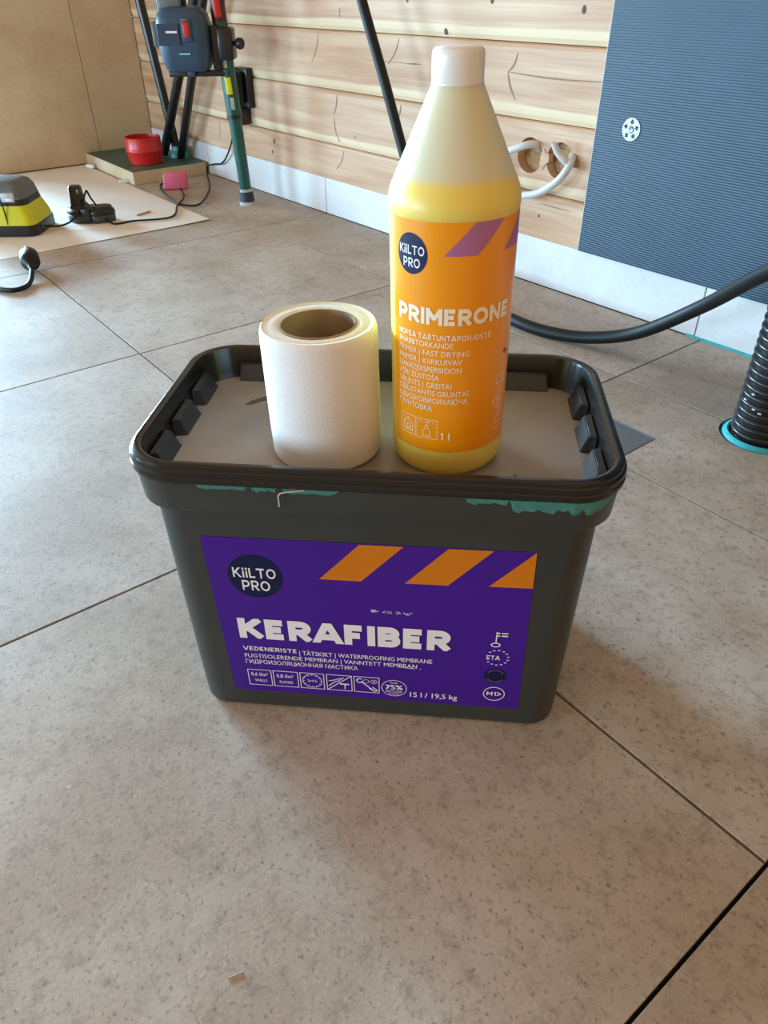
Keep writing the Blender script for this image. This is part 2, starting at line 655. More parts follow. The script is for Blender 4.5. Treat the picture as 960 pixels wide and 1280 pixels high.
M_cap = mat('cap_plastic', lin((232, 232, 228)), .32, var=.01, sss=.15)
M_green = mat('green_paint', lin((16, 82, 72)), .3, var=.12, scale=40)
M_blue = mat('blue_housing', lin((46, 72, 96)), .4, var=.06, scale=20)
M_grey = mat('grey_housing', lin((96, 104, 106)), .4, var=.06, scale=20)
M_red = mat('red_plastic', lin((196, 34, 28)), .38, var=.08, scale=20)
M_yellow = mat('lime_plastic', lin((206, 206, 22)), .38, var=.04)
M_pink = mat('pink_foam', lin((226, 112, 150)), .85, var=.06, bump=.3, bscale=300)
M_paper = mat('paper_sheet', lin((226, 222, 214)), .8, var=.035, scale=7, spec=.2)
M_darkgreen = mat('green_membrane', lin((58, 96, 86)), .5, var=.12, scale=20)
M_drain = mat('drain_cover', lin((112, 116, 120)), .35, var=.06, scale=30)


def bottle_material():
    m = bpy.data.materials.new('translucent_bottle')
    m.use_nodes = True
    nt = m.node_tree
    L = nt.links.new
    b = nt.nodes['Principled BSDF']
    tc = nt.nodes.new('ShaderNodeTexCoord')
    sp = nt.nodes.new('ShaderNodeSeparateXYZ')
    L(tc.outputs['Object'], sp.inputs[0])
    r = nt.nodes.new('ShaderNodeValToRGB')
    mr = nt.nodes.new('ShaderNodeMapRange')
    mr.inputs['From Max'].default_value = .26
    L(sp.outputs[2], mr.inputs[0])
    e = r.color_ramp.elements
    e[0].position, e[0].color = .745, lin((240, 216, 104))
    e[1].position, e[1].color = .765, lin((218, 216, 186))
    L(mr.outputs[0], r.inputs[0])
    L(r.outputs[0], b.inputs['Base Color'])
    b.inputs['Roughness'].default_value = .38
    b.inputs['Subsurface Weight'].default_value = .5
    b.inputs['Subsurface Radius'].default_value = (.012, .010, .005)
    b.inputs['Subsurface Scale'].default_value = 1
    return m


M_bottle = bottle_material()

# ------------------------------------------------------------------ floor
floor = box('floor', (-5.4, -3.2, -0.03), (2.4, 1.0, -0.009), M_slab)
struct(floor, 'dark subfloor under large grey stone-look porcelain tiles', 'floor')
G = 0.0016      # half joint
TH = 0.010


def floor_tile(pts):
    bm = bmesh.new()
    add_prism(bm, pts, -TH, 0)
    es = [e for e in bm.edges if all(v.co.z > -1e-6 for v in e.verts)]
    bmesh.ops.bevel(bm, geom=es, offset=.00025, segments=1, affect='EDGES')
    o = finish('tile', bm, M_floor, floor, smooth=False)
    return o


def rect(x0, y0, x1, y1, g=G):
    return [(x0 + g, y0 + g), (x1 - g, y0 + g), (x1 - g, y1 - g), (x0 + g, y1 - g)]


def wall_y(x):
    return .8575 + .0216 * x - .0008


PIPE = Vector((-0.345, 0.603, 0))
HOLE = 0.058
xs = [-5.4 + .6 * k for k in range(14)]
for i in range(13):
    for y0, y1 in ((-3.0, -2.4), (-2.4, -1.8), (-1.8, -1.2), (-1.2, -.6), (-.6, 0), (0, .6)):
        if abs(xs[i] + .6) < .01 and y0 == 0:
            continue
        floor_tile(rect(xs[i], y0, xs[i + 1], y1))
    if abs(xs[i] + .6) > .01:
        floor_tile([(xs[i] + G, .6 + G), (xs[i + 1] - G, .6 + G), (xs[i + 1] - G, wall_y(xs[i + 1])), (xs[i] + G, wall_y(xs[i]))])
# tile cut round the shower drain and the waste pipe
floor_tile(rect(-.6, 0, 0, .375))
arcA = []
for k in range(25):
    t = R(-180 + 180 * k / 24)
    arcA.append((PIPE.x + HOLE * math.cos(t), min(PIPE.y + HOLE * math.sin(t), .6 - G)))
floor_tile([(-.435 + G, .375 + G), (0 - G, .375 + G), (0 - G, .6 - G)] + [(x, y) for x, y in arcA[::-1]] + [(-.6 + G, .6 - G), (-.6 + G, .474 + G), (-.435 + G, .474 + G)])
arcB = [(PIPE.x + HOLE * math.cos(R(180 - 180 * k / 12)), max(PIPE.y + HOLE * .75 * math.sin(R(180 - 180 * k / 12)), .6 + G)) for k in range(13)]
floor_tile([(-.6 + G, .6 + G)] + arcB + [(0 - G, .6 + G), (0 - G, wall_y(0)), (-.6 + G, wall_y(-.6))])

# ------------------------------------------------------------------ timber wall
WO = Vector((-0.506, 0.8466, 0))
WR = R(1.24)
wall = box('wall_back', (-2.62, .034, 0), (2.9, .12, 2.6), M_slab, loc=WO, rotz=WR)
struct(wall, 'wall clad in pale horizontal pine planks above a tiled baseboard', 'wall')


def on_wall(x, z, off=0.0):
    """local wall coordinates of a world x"""
    return Vector(((x - WO.x) / math.cos(WR), off, z))


PZ = [.095 - .041 + .1305 * k for k in range(20)]     # plank bottoms; joints at .185 .315 .447 ...
SOFF = .005
holes = [(-1.062, .2515), (-.984, .2515)]
planks = []
for k, z in enumerate(PZ):
    if z > 2.5:
        break
    prof = [(.010, 0.0), (.006, .001), (.0018, .009), (0, .019), (0, .122), (.002, .127), (.007, .1295), (.010, .1298), (.034, .1298), (.034, 0.0)]
    bm = bmesh.new()
    xa, xb = -2.46, 2.9
    va = [bm.verts.new((xa, SOFF + p, q)) for p, q in prof]
    vb = [bm.verts.new((xb, SOFF + p, q)) for p, q in prof]
    n = len(prof)
    for i in range(n):
        bm.faces.new((va[i], va[(i + 1) % n], vb[(i + 1) % n], vb[i]))
    bm.faces.new(va[::-1])
    bm.faces.new(vb)
    o = finish('plank', bm, M_wood, wall, ang=12, loc=(0, 0, z))
    planks.append(o)

# socket holes sawn into the second plank (real recesses, cut with a boolean and applied)
target = planks[1]
cut_bm = bmesh.new()
for hx, hz in holes:
    c = on_wall(hx, hz)
    rr_ = [[(c.x + .0335 * math.cos(2 * math.pi * k / 40), yy, hz - PZ[1] + .0335 * math.sin(2 * math.pi * k / 40)) for k in range(40)] for yy in (-.02, .032)]
    loft(cut_bm, rr_)
bmesh.ops.recalc_face_normals(cut_bm, faces=cut_bm.faces)
cme = bpy.data.meshes.new('cut')
cut_bm.to_mesh(cme)
cut_bm.free()
cob = bpy.data.objects.new('cut', cme)
COL.objects.link(cob)
cob.parent = wall
cob.location = (0, 0, PZ[1])
md = target.modifiers.new('cut', 'BOOLEAN')
md.object = cob
md.operation = 'DIFFERENCE'
md.solver = 'EXACT'
bpy.context.view_layer.update()
newme = bpy.data.meshes.new_from_object(target.evaluated_get(bpy.context.evaluated_depsgraph_get()))
target.modifiers.clear()
target.data = newme
bpy.data.objects.remove(cob)
for hx, hz in holes:
    c = on_wall(hx, hz)
    bm = bmesh.new()
    loft(bm, [[(c.x + r * math.cos(2 * math.pi * k / 32), y, hz - PZ[1] + r * math.sin(2 * math.pi * k / 32)) for k in range(32)]
              for r, y in ((.0332, .0315), (.0328, .028), (.018, .0275))], True, True)
    finish('cut_face', bm, M_cut, target)
# splintered bridge of wood left between the two holes
bm = bmesh.new()
cx = on_wall((holes[0][0] + holes[1][0]) / 2, 0).x
add_prism(bm, [(-.010, -.020), (.000, -.021), (.005, -.010), (.013, -.006), (.012, .010), (.005, .009), (-.003, .017), (-.008, .008)], -.004, .010)
bmesh.ops.transform(bm, matrix=Matrix.Translation((cx, SOFF + .008, holes[0][1] - PZ[1])) @ Matrix.Rotation(R(90), 4, 'X'), verts=bm.verts)
finish('splinter', bm, M_wood, target, smooth=False)


def plank_at(z):
    return max([k for k in range(len(planks)) if PZ[k] <= z])


def crack(x0, z0, x1, z1, w=.0035, bow=.006, m=None):
    w *= .75
    k = plank_at((z0 + z1) / 2)
    a, b = on_wall(x0, z0 - PZ[k], SOFF - .0004), on_wall(x1, z1 - PZ[k], SOFF - .0004)
    d = (b - a)
    nrm = Vector((-d.z, 0, d.x)).normalized()
    N = 10
    up_, dn = [], []
    for i in range(N + 1):
        t = i / N
        c = a.lerp(b, t) + nrm * bow * math.sin(math.pi * t)
        h = w * (.15 + math.sin(math.pi * min(1, t * .9 + .06)) ** .7) / 2
        up_.append(c + nrm * h)
        dn.append(c - nrm * h)
    bm = bmesh.new()
    V = [[bm.verts.new(p) for p in row] for row in (up_, dn)]
    for i in range(N):
        bm.faces.new((V[0][i], V[0][i + 1], V[1][i + 1], V[1][i]))
    r = bmesh.ops.extrude_face_region(bm, geom=bm.faces[:])
    bmesh.ops.translate(bm, verts=[v for v in r['geom'] if isinstance(v, bmesh.types.BMVert)], vec=(0, .002, 0))
    finish('crack', bm, m or M_wooddark, planks[k])


for c in [(-1.803, .438, -1.84, .371, .004, .006), (-1.482, .438, -1.523, .386, .0045, .006), (-1.733, .305, -1.750, .258, .006, .004),
          (-1.749, .250, -1.729, .196, .005, -.007), (-1.711, .176, -1.752, .124, .004, .008), (-1.475, .305, -1.484, .278, .006, .002),
          (-1.706, .492, -1.71, .472, .004, 0), (-1.119, .428, -1.141, .394, .005, .005), (-1.141, .394, -1.115, .347, .006, -.004),
          (-1.137, .394, -.905, .393, .0035, -.003), (-1.404, .392, -1.459, .390, .003, 0), (-1.60, .390, -1.42, .391, .0015, 0),
          (-2.40, .18, -2.41, .12, .003, .003), (-2.56, .30, -2.57, .27, .004, .002), (-1.02, .165, -.94, .163, .002, 0)]:
    crack(*c)


def knot(x, z, r):
    k = plank_at(z)
    c = on_wall(x, z - PZ[k], SOFF)
    bm = bmesh.new()
    loft(bm, [[(c.x + q * math.cos(2 * math.pi * i / 14), c.y + y, c.z + 1.35 * q * math.sin(2 * math.pi * i / 14)) for i in range(14)]
              for q, y in ((r * 1.05, .002), (r, -.0003), (r * .4, -.0006))], True, True)
    finish('knot', bm, M_knot, planks[k])


for x, z, r in [(-.971, .500, .005), (-1.198, .512, .005), (-1.455, .510, .004), (-1.329, .456, .0045), (-2.065, .156, .005), (-2.08, .125, .004),
                (-1.66, .215, .002), (-2.78, .36, .005), (-2.74, .20, .005), (-1.02, .14, .0025), (-.2, .36, .006), (-1.9, .56, .006), (-1.5, .62, .005)]:
    knot(x, z, r)

# ------------------------------------------------------------------ baseboard, sealing strip
bb = box('baseboard_back', (-2.46, .010, 0), (2.2, .033, .085), M_slab, loc=WO, rotz=WR)
struct(bb, 'pale grey tile baseboard along the pine wall', 'baseboard')
jx = [-2.948, -2.505, -1.80, -1.207, -.614, -.014, .586, 1.2, 1.8]
for a, b in zip(jx[:-1], jx[1:]):
    sa, sb = on_wall(a, 0).x, on_wall(b, 0).x
    box('tile', (sa + .0012, 0, .0015), (sb - .0012, .0098, .0965), M_base, bb, bev=.0007, seg=1)
strip = box('trim_1', (on_wall(-.63, 0).x, -.0025, 0), (on_wall(.3, 0).x, .0, .004), M_teal, loc=WO, rotz=WR)
struct(strip, 'turquoise waterproofing strip along the foot of the baseboard', 'trim')

# ------------------------------------------------------------------ left wall with large tiles
lw = box('wall_left', (-3.06, .19, 0), (-2.965, .80, 2.6), M_slab)
struct(lw, 'wall of large beige stone-look tiles beside the pine wall', 'wall')
for z0, z1 in ((.002, .505), (.505, 1.11), (1.11, 1.71)):
    for y0, y1 in ((.185, .585), (.585, .797)):
        box('tile', (-2.965, y0 + .001, z0 + .001), (-2.952, y1 - .001, z1 - .001), M_walltile, lw, bev=.0008, seg=1)

# ------------------------------------------------------------------ dark ribbed wall board with fixing washer
board = empty('wet_room_board', WO, (0, 0, WR))
tag(board, 'dark blue-grey ribbed wet-room board standing on the baseboard against the pine wall', 'wall board')
sx = on_wall(-.899, 0).x
box('panel', (sx, -.008, .098), (sx + 1.25, SOFF, 1.6), M_panel, board, bev=.0008, seg=1)
M_edge = mat('board_edge', lin((196, 194, 188)), .8)
box('cut_edge', (sx - .0016, -.0072, .098), (sx - .0001, SOFF, 1.6), M_edge, board)
washer = empty('fixing_washer', WO + Matrix.Rotation(WR, 3, 'Z') @ on_wall(-.822, .327, -.008), (0, 0, WR))
tag(washer, 'round perforated steel washer screwed to the dark board', 'washer')
bm = bmesh.new()
NA, r0, r1 = 60, .0055, .0185
# perforated disc: grid of ring cells leaving out five holes
rad = [.0055, .0080, .0095, .0110, .0125, .0140, .0160, .0185]
keep = {}
gv = [[[bm.verts.new((rr * math.cos(2 * math.pi * k / NA), y, rr * math.sin(2 * math.pi * k / NA))) for k in range(NA)] for rr in rad] for y in (-.0016, 0.0)]
for i in range(len(rad) - 1):
    for k in range(NA):
        am = 2 * math.pi * (k + .5) / NA
        rm = (rad[i] + rad[i + 1]) / 2
        hit = any((rm * math.cos(am) - .012 * math.cos(h)) ** 2 + (rm * math.sin(am) - .012 * math.sin(h)) ** 2 < .0034 ** 2
                  for h in [2 * math.pi * j / 5 + .3 for j in range(5)])
        keep[i, k] = not hit
for (i, k), v in keep.items():
    if v:
        k2 = (k + 1) % NA
        bm.faces.new((gv[0][i][k], gv[0][i][k2], gv[0][i + 1][k2], gv[0][i + 1][k]))
        bm.faces.new((gv[1][i][k], gv[1][i + 1][k], gv[1][i + 1][k2], gv[1][i][k2]))
for k in range(NA):
    k2 = (k + 1) % NA
    bm.faces.new((gv[0][-1][k], gv[0][-1][k2], gv[1][-1][k2], gv[1][-1][k]))
finish('disc', bm, M_steel, washer)
bm = bmesh.new()
lathe(bm, [(.0062, 0), (.006, .002), (.0045, .0032), (.002, .0026), (.0018, .0014)], 20)
bmesh.ops.transform(bm, matrix=Matrix.Rotation(R(90), 4, 'X'), verts=bm.verts)
finish('screw_head', bm, M_steel, washer)

# ------------------------------------------------------------------ white cables in the socket holes
cab = tube('electric_cable', [WO + Matrix.Rotation(WR, 3, 'Z') @ on_wall(*p) for p in
           [(-1.052, .262, .025), (-1.046, .274, 0), (-1.060, .272, -.02), (-1.10, .252, -.032), (-1.13, .222, -.038), (-1.115, .186, -.036), (-1.06, .180, -.030), (-1.005, .192, -.026),
            (-.962, .220, -.024), (-.943, .249, -.016), (-.950, .262, 0), (-.965, .262, .02)]], .0075, M_cable, n=12)
tag(cab, 'white cable looping out of two sawn holes in the pine wall', 'cable')
stub = empty('cable_end', WO + Matrix.Rotation(WR, 3, 'Z') @ on_wall(-.955, .254, -.01), (0, 0, WR))
tag(stub, 'short white cable stub with a cut end poking out of the sawn hole', 'cable')
tube('sheath', [(-.01, .03, .0), (.006, .006, -.002), (.004, -.008, .004), (-.010, -.016, .018), (-.018, -.022, .035)], .0065, M_cable, stub)
tube('wire', [(-.0178, -.0215, .034), (-.0184, -.0226, .0368)], .0026, M_steel, stub, n=8, sub=2)

# ------------------------------------------------------------------ black socket outlet on the wall with plug
out = empty('wall_outlet', WO + Matrix.Rotation(WR, 3, 'Z') @ on_wall(-2.19, .236, SOFF), (0, 0, WR))
tag(out, 'black surface-mounted outlet with a plugged-in adapter on the pine wall', 'outlet')
box('housing', (-.036, -.022, 0), (.036, 0, .104), M_gloss, out, bev=.004)
bm = bmesh.new()
add_box(bm, (-.020, -.055, .008), (.026, -.0215, .096), .014, 4)
finish('plug', bm, M_black, out)
box('adapter', (-.026, -.045, -.048), (.006, -.002, .002), M_gloss, out, bev=.006)

# ------------------------------------------------------------------ thick rubber cable
hose = tube('rubber_cable', [(-1.70, .72, 1.25), (-1.60, .72, .85), (-1.545, .722, .66), (-1.484, .728, .511), (-1.41, .730, .368), (-1.331, .731, .209), (-1.255, .722, .075), (-1.16, .690, .020), (-1.0, .645, .0115), (-0.86, 0.623, 0.0115), (-0.778, 0.633, 0.0115), (-0.7017, 0.652, 0.022), (-0.6172, 0.6663, 0.056), (-0.5117, 0.6576, 0.135), (-0.4005, 0.5770, 0.228), (-0.2853, 0.48, 0.315), (-.190, .385, .410), (-.12, .355, .60), (-.06, .40, .90), (0, .5, 1.2)],
            .0112, M_black, n=16)
tag(hose, 'thick black rubber cable hanging by the wall and sweeping across the floor', 'cable')

# ------------------------------------------------------------------ corrugated waste pipe with turquoise collar, drain cover
pipe = empty('corrugated_pipe', PIPE)
tag(pipe, 'black corrugated pipe rising out of the tiled floor', 'pipe')
bm = bmesh.new()
prof = []
pitch = .0118
for k in range(40):
    z = -.03 + k * pitch
    prof += [(.0395, z), (.0435, z + .0022), (.0442, z + .0045), (.0435, z + .0068), (.0395, z + .0090)]
inner = [(.036, prof[-1][1]), (.036, -.03)]
lathe(bm, prof + inner, 40, closed=True)
finish('tube', bm, M_gloss, pipe, ang=60)
for a, z in ((200, .062), (225, .055), (215, .075), (238, .052)):       # plaster specks on the ribs
    bm = bmesh.new()
    add_box(bm, (-.0015, -.0025, -.0010), (.0006, .0025, .0012), .0005, 1, Matrix.Rotation(R(a + 40), 4, 'Z') @ Matrix.Translation((.0438, 0, z)))
    finish('plaster_speck', bm, M_cable, pipe)
coll = empty('sealing_collar', PIPE)
tag(coll, 'turquoise sealing collar round the foot of the black corrugated pipe', 'collar')
bm = bmesh.new()
lathe(bm, [(.0452, -.009), (.0452, .003), (.0475, .0042), (.0525, .001), (.0560, -.006), (.0560, -.009)], 48, closed=True)
finish('ring', bm, M_teal, coll)
drain = empty('drain_cover', (-.515, .4245, 0))
tag(drain, 'flat grey drain cover set into the floor tiles behind the bucket', 'drain cover')
box('plate', (-.0830, -.0478, -.009), (.0785, .0478, -.0012), M_drain, drain, bev=.0008, seg=1)
box('frame_lip', (-.0830, .0480, -.009), (.0790, .0490, -.0002), M_steel, drain)

# ------------------------------------------------------------------ the bucket
BK = empty('plastic_bucket', (-.3602, -.0898, 0), (0, 0, R(46.67)))
tag(BK, 'large dark grey rectangular plastic bucket with purple label and black lid', 'bucket')
BB, SL = .0888, (.0935 - .0888) / .234
bm = bmesh.new()
rings = [rrect(.150, .077, .016, .0), rrect(.1605, .0862, .022, .0006), rrect(.1625, .0884, .0245, .0035)]
for z in (.010, .06, .12, .18, .231):
    rings.append(rrect(.163 + (.1675 - .163) / .234 * z, BB + SL * z, .026, z))
rings += [rrect(.1695, .0955, .028, .2330), rrect(.1745, .1005, .033, .2335), rrect(.1755, .1015, .034, .2350), rrect(.1775, .1035, .037, .2595), rrect(.1765, .1025, .037, .2600), rrect(.170, .096, .033, .2600), rrect(.168, .094, .031, .2440), rrect(.160, .086, .026, .2420)]
loft(bm, rings)
finish('body', bm, M_bucket, BK, ang=40)
# lid
bm = bmesh.new()
Z0 = .256
lidp = [(.172, .098, .034, .2606), (.1795, .1055, .040, .2606), (.1805, .1065, .041, .2620), (.1805, .1065, .041, .2650), (.1795, .1055, .040, .2658), (.1795, .1055, .040, .2672), (.1803, .1063, .041, .2680),
        (.1800, .1060, .041, .2708), (.1785, .1045, .040, .2716), (.1785, .1045, .040, .2724), (.1780, .1040, .0395, .2742), (.1762, .1022, .038, .2752), (.1735, .0995, .036, .2752), (.1715, .0975, .034, .2744), (.1708, .0968, .033, .2725),
        (.1680, .0940, .031, .2540), (.1665, .0925, .030, .2482), (.1650, .0910, .029, .2477)]
rings = [rrect(a, b, r, z, 12) for a, b, r, z in lidp]
loft(bm, rings, False, False)
vs0 = [v for v in bm.verts]
lid = finish('lid', bm, M_lid, BK, ang=28)
lid['label'] = 'glossy black lid rim with recessed top'
bm = bmesh.new()
loft(bm, [rrect(.1658, .0918, .0295, .2465, 12), rrect(.1658, .0918, .0295, .2480, 12)])
pan = finish('lid_panel', bm, M_dust, lid)
pan['label'] = 'dusty grey-brown recessed lid panel'


def lug(x, y, rot, w=.034):
    """wedge-shaped block standing against the inside wall of the lid"""
    bm = bmesh.new()
    d0, d1, h = .0115, .0060, .0140
    lo = [(-w / 2, 0), (w / 2, 0), (w / 2 - .002, d0), (-w / 2 + .002, d0)]
    hi = [(-w / 2 + .001, 0), (w / 2 - .001, 0), (w / 2 - .004, d1), (-w / 2 + .004, d1)]
    a = [bm.verts.new((px, py, 0)) for px, py in lo]
    b = [bm.verts.new((px, py, h)) for px, py in hi]
    bm.faces.new(a[::-1])
    bm.faces.new(b)
    for i in range(4):
        bm.faces.new((a[i], a[(i + 1) % 4], b[(i + 1) % 4], b[i]))
    bmesh.ops.bevel(bm, geom=[e for e in bm.edges if any(v.co.z > h - 1e-5 for v in e.verts)], offset=.0008, segments=2, affect='EDGES')
    o = finish('lug', bm, M_lug, lid)
    o.location = (x, y, .2480)
    o.rotation_euler = (0, 0, rot)


for yy in (-.052, 0, .052):
    lug(-.1680, yy, R(-90), .041)
    lug(.1680, yy, R(90), .041)
for xx in (-.120, -.040, .040, .120):
    lug(xx, .0940, R(180), .044)
    lug(xx, -.0940, 0, .044)
# stains on the lid panel: flat dried smears
M_stain = mat('dried_stain', lin((92, 78, 62)), .6, var=.25, scale=60)


def smear(name, cx, cy, rx, ry, rot, z, m, parent, seed, n=26, th=.0004):
    rnd = random.Random(seed)
    ph = [rnd.random() * 6.28 for _ in range(4)]
    bm = bmesh.new()
    pts = []
    for k in range(n):
        t = 2 * math.pi * k / n
        q = 1 + .18 * math.sin(2 * t + ph[0]) + .12 * math.sin(3 * t + ph[1]) + .08 * math.sin(5 * t + ph[2]) + .05 * math.sin(9 * t + ph[3])
        x, y = rx * q * math.cos(t), ry * q * math.sin(t)
        pts.append((cx + x * math.cos(rot) - y * math.sin(rot), cy + x * math.sin(rot) + y * math.cos(rot)))
    add_prism(bm, pts, z, z + th)
    return finish(name, bm, m, parent, smooth=False)


smear('dried_smear', -.108, .050, .016, .0045, R(38), .2479, M_stain, lid, 3)
smear('dried_smear', .082, -.070, .003, .0022, R(20), .2479, M_stain, lid, 5)
smear('dried_smear', .105, -.056, .0013, .0011, 0, .2479, M_stain, lid, 6)
# turquoise paint on the collar, below the lid
M_paint = mat('turquoise_paint', lin((62, 128, 118)), .55, var=.22, scale=130)


def collar_pt(s, z, off=.0004):
    """point on the collar surface: s runs along the front, then round the right corner"""
    t = (z - .2350) / (.2595 - .2350)
    a, b, r = .1755 + .002 * t, .1015 + .002 * t, .034 + .003 * t
    xe = a - r
    if s <= xe:
        return (s, -b - off, z)
    th = min((s - xe) / r, R(85))
    return (xe + (r + off) * math.sin(th), -(b - r) - (r + off) * math.cos(th), z)


def paint(name, s0, s1, zt, fz, n=60):
    bm = bmesh.new()
    prev = None
    for k in range(n + 1):
        s = s0 + (s1 - s0) * k / n
        zb = min(fz(k / n), zt - .0002)
        cur = [bm.verts.new(collar_pt(s, zt)), bm.verts.new(collar_pt(s, (zt + zb) / 2, .0006)), bm.verts.new(collar_pt(s, zb, .0003))]
        if prev:
            bm.faces.new((prev[0], cur[0], cur[1], prev[1]))
            bm.faces.new((prev[1], cur[1], cur[2], prev[2]))
        prev = cur
    finish(name, bm, M_paint, BK)


rn = random.Random(11)
jag = [rn.random() for _ in range(80)]


def rag(depth, amp, fr):
    def f(t):
        i = t * fr
        k = int(i)
        q = (i - k) ** 2 * (3 - 2 * (i - k))
        j = jag[k % 80] * (1 - q) + jag[(k + 1) % 80] * q
        edge = min(1, t / .04, (1 - t) / .06)
        return .2592 - (depth + amp * (j - .5)) * max(edge, .05)
    return f


paint('paint_smear', .068, .098, .2590, rag(.0042, .004, 9))
paint('paint_smear', .098, .172, .2590, rag(.0092, .0055, 22), 200)
paint('paint_smear', -.122, -.085, .2594, rag(.0028, .002, 9))
paint('paint_smear', -.082, -.064, .2594, rag(.0030, .003, 9))
paint('paint_smear', -.060, -.020, .2594, rag(.0036, .002, 11))
tube('paint_string', [(-.044, -.1040, .2590), (-.058, -.1055, .2575), (-.0625, -.1052, .2545), (-.0630, -.1046, .2470), (-.0632, -.1042, .2440)], .0005, M_cable, BK, n=6)

# label
lab = empty('label')
bpy.data.objects.remove(lab)


def FP(off):
    def f(x, z, d=0.0):
        x /= 1000.0
        z /= 1000.0
        return (x, -(BB + SL * z) - off - d, z)
    return f


def fit_quad(bm_pts):
    return bm_pts


bm = bmesh.new()
q = [(-131, 204.5), (123.5, 206), (127.8, 23.6), (-127.6, 24.2)]
a = [bm.verts.new(FP(.00035)(*p)) for p in q]
b = [bm.verts.new(FP(-.0005)(*p)) for p in q]
bm.faces.new(a)
bm.faces.new(b[::-1])
for i in range(4):
    bm.faces.new((a[i], b[i], b[(i + 1) % 4], a[(i + 1) % 4]))
lab = finish('label', bm, M_purple, BK)
lab['label'] = 'purple printed product label with orange stripes'
F1, F2 = FP(.0006), FP(.0008)
for pts in ([(-8.4, 204.4), (25, 204.6), (-8, 167), (-41, 167)], [(58.6, 205), (92.2, 205.4), (59.7, 168), (26.2, 167.6)], [(123.4, 206), (124.3, 170), (90.9, 169.4)]):
    patch('stripe', pts, F1, M_orange, lab)
patch('logo_disc', arc(-92.5, 165.5, 22, 23, n=40)[:-1], F1, M_navy, lab)
lettering('KiiLTO', -110.2, -75.6, 164.2, 174.6, F2, M_ink, lab, .016)
lettering('PRO', -104, -81.4, 150.6, 161.4, F2, M_ink, lab, .016)
lettering('KERAFIBER', -114, 64.6, 93.8, 117.8, F2, M_ink, lab, .045)
lettering('VEDENERISTE', -113, -66, 78.6, 83.6, F2, M_ink, lab, .022)
lettering('| TÄTSKIKT | WATERPROOFING MEMBRANE', -64, 50.3, 76.6, 81.6, F2, M_ink, lab, .008)
lettering('FUGTISOLERENDE MEMBRAN | VANNTETT MEMBRAN', -112.8, 37.6, 69.2, 74.0, F2, M_ink, lab, .008)
lettering('ГИДРОИЗОЛЯЦИОННАЯ МАСТИКА', -112.8, -13.8, 61.6, 66.4, F2, M_ink, lab, .008)
lettering('15 l / 19,5 kg', 32.1, 73.7, 30.8, 37.2, F2, M_ink, lab, .016)


def rectln(x0, z0, x1, z1):
    return [(x0, z0), (x1, z0), (x1, z1), (x0, z1), (x0, z0)]


bx = [(-112.8, -92), (-89.9, -68), (-65.8, -44.6), (-42, -19.8), (-17.6, 4.6)]
strokes('icon_frame', [rectln(x0, 32.8, x1, 53.2) for x0, x1 in bx], .7, F2, M_ink, lab)
lettering('0,6 l/m²', -110.2, -95, 45, 49.5, F2, M_ink, lab, .012)
lettering('WALLS', -107.6, -96.5, 37.2, 40.6, F2, M_ink, lab, .008)
lettering('0,8 l/m²', -87.2, -72, 44.6, 49, F2, M_ink, lab, .012)
lettering('FLOORS', -85, -73, 37, 40.4, F2, M_ink, lab, .008)
strokes('clock_icon', [arc(-55.2, 43, 8.6, 8.6)] + [[(-55.2 + 7 * math.cos(R(30 * k)), 43 + 7 * math.sin(R(30 * k))), (-55.2 + 8.4 * math.cos(R(30 * k)), 43 + 8.4 * math.sin(R(30 * k)))] for k in range(12)], .6, F2, M_ink, lab)
lettering('2+4 h', -59.5, -51, 41.4, 44.8, F2, M_ink, lab, .01)
strokes('tool_icon', [[(-41.5, 33.3), (-20.3, 52.7)], [(-40.5, 38), (-36, 43), (-31, 46), (-27, 50)], [(-40, 45), (-35, 46.5), (-30, 49)], [(-30, 42), (-22.5, 42)], [(-26, 42), (-26, 35.5)], [(-30, 41.2), (-22.5, 41.2)]], .9, F2, M_ink, lab)
strokes('brush_icon', [arc(-12.5, 48, 2.6, 2.6, 60, 330, 14), [(-11, 46.5), (-5, 40.5), (0, 35.5)], [(-4, 38), (1, 34.5), (3, 36), (-1, 40)]], 1.1, F2, M_ink, lab)
strokes('brush_icon', [arc(-7, 47.5, 2.6, 2.4, n=16), arc(0, 47.5, 3, 2.4, n=16), arc(0, 47.5, 1.2, 1.2, n=10)], .4, F2, M_ink, lab)
strokes('recycle_icon', [arc(17.9, 41, 11, 10.6, n=36)], .6, F2, M_ink, lab)
lettering('75%', 10.3, 25.4, 39.2, 45, F2, M_ink, lab, .03)
lettering('RECYCLED', 10.6, 25.2, 35, 37.6, F2, M_ink, lab, .008)
lettering('PAIL', 14.6, 21.2, 47, 49, F2, M_ink, lab, .008)
lettering('PLASTIC', 13.5, 22.3, 31.9, 33.8, F2, M_ink, lab, .008)
# key flag, ETA, tick ring and M1 marks
strokes('flag_key', [[(101.6, 107.2), (101.6, 120)], arc(101.6, 105, 3.6, 2.2, n=18)], 1.0, F2, M_ink, lab)
strokes('flag_key', [[(102, 118.9), (110, 118.9)], [(102, 115.9), (110, 115.9)]], 1.5, F2, M_ink, lab)
strokes('flag_key', [[(102, 117.4), (110, 117.4)], [(104.8, 120), (104.8, 115)]], 1.0, FP(.0009), M_blackink, lab)
lettering('ETA', 95.4, 106.4, 86.8, 92, F2, M_ink, lab, .02)
strokes('star_ring', [[(104.2 + 9.2 * math.cos(R(t)) - .55, 89.6 + 9 * math.sin(R(t))), (104.2 + 9.2 * math.cos(R(t)) + .55, 89.6 + 9 * math.sin(R(t)))] for t in range(-140, 160, 25)], 1.0, F2, M_ink, lab)
patch('round_mark', arc(104.4, 66.2, 9.3, 9.2, n=32)[:-1], F1, M_navy, lab)
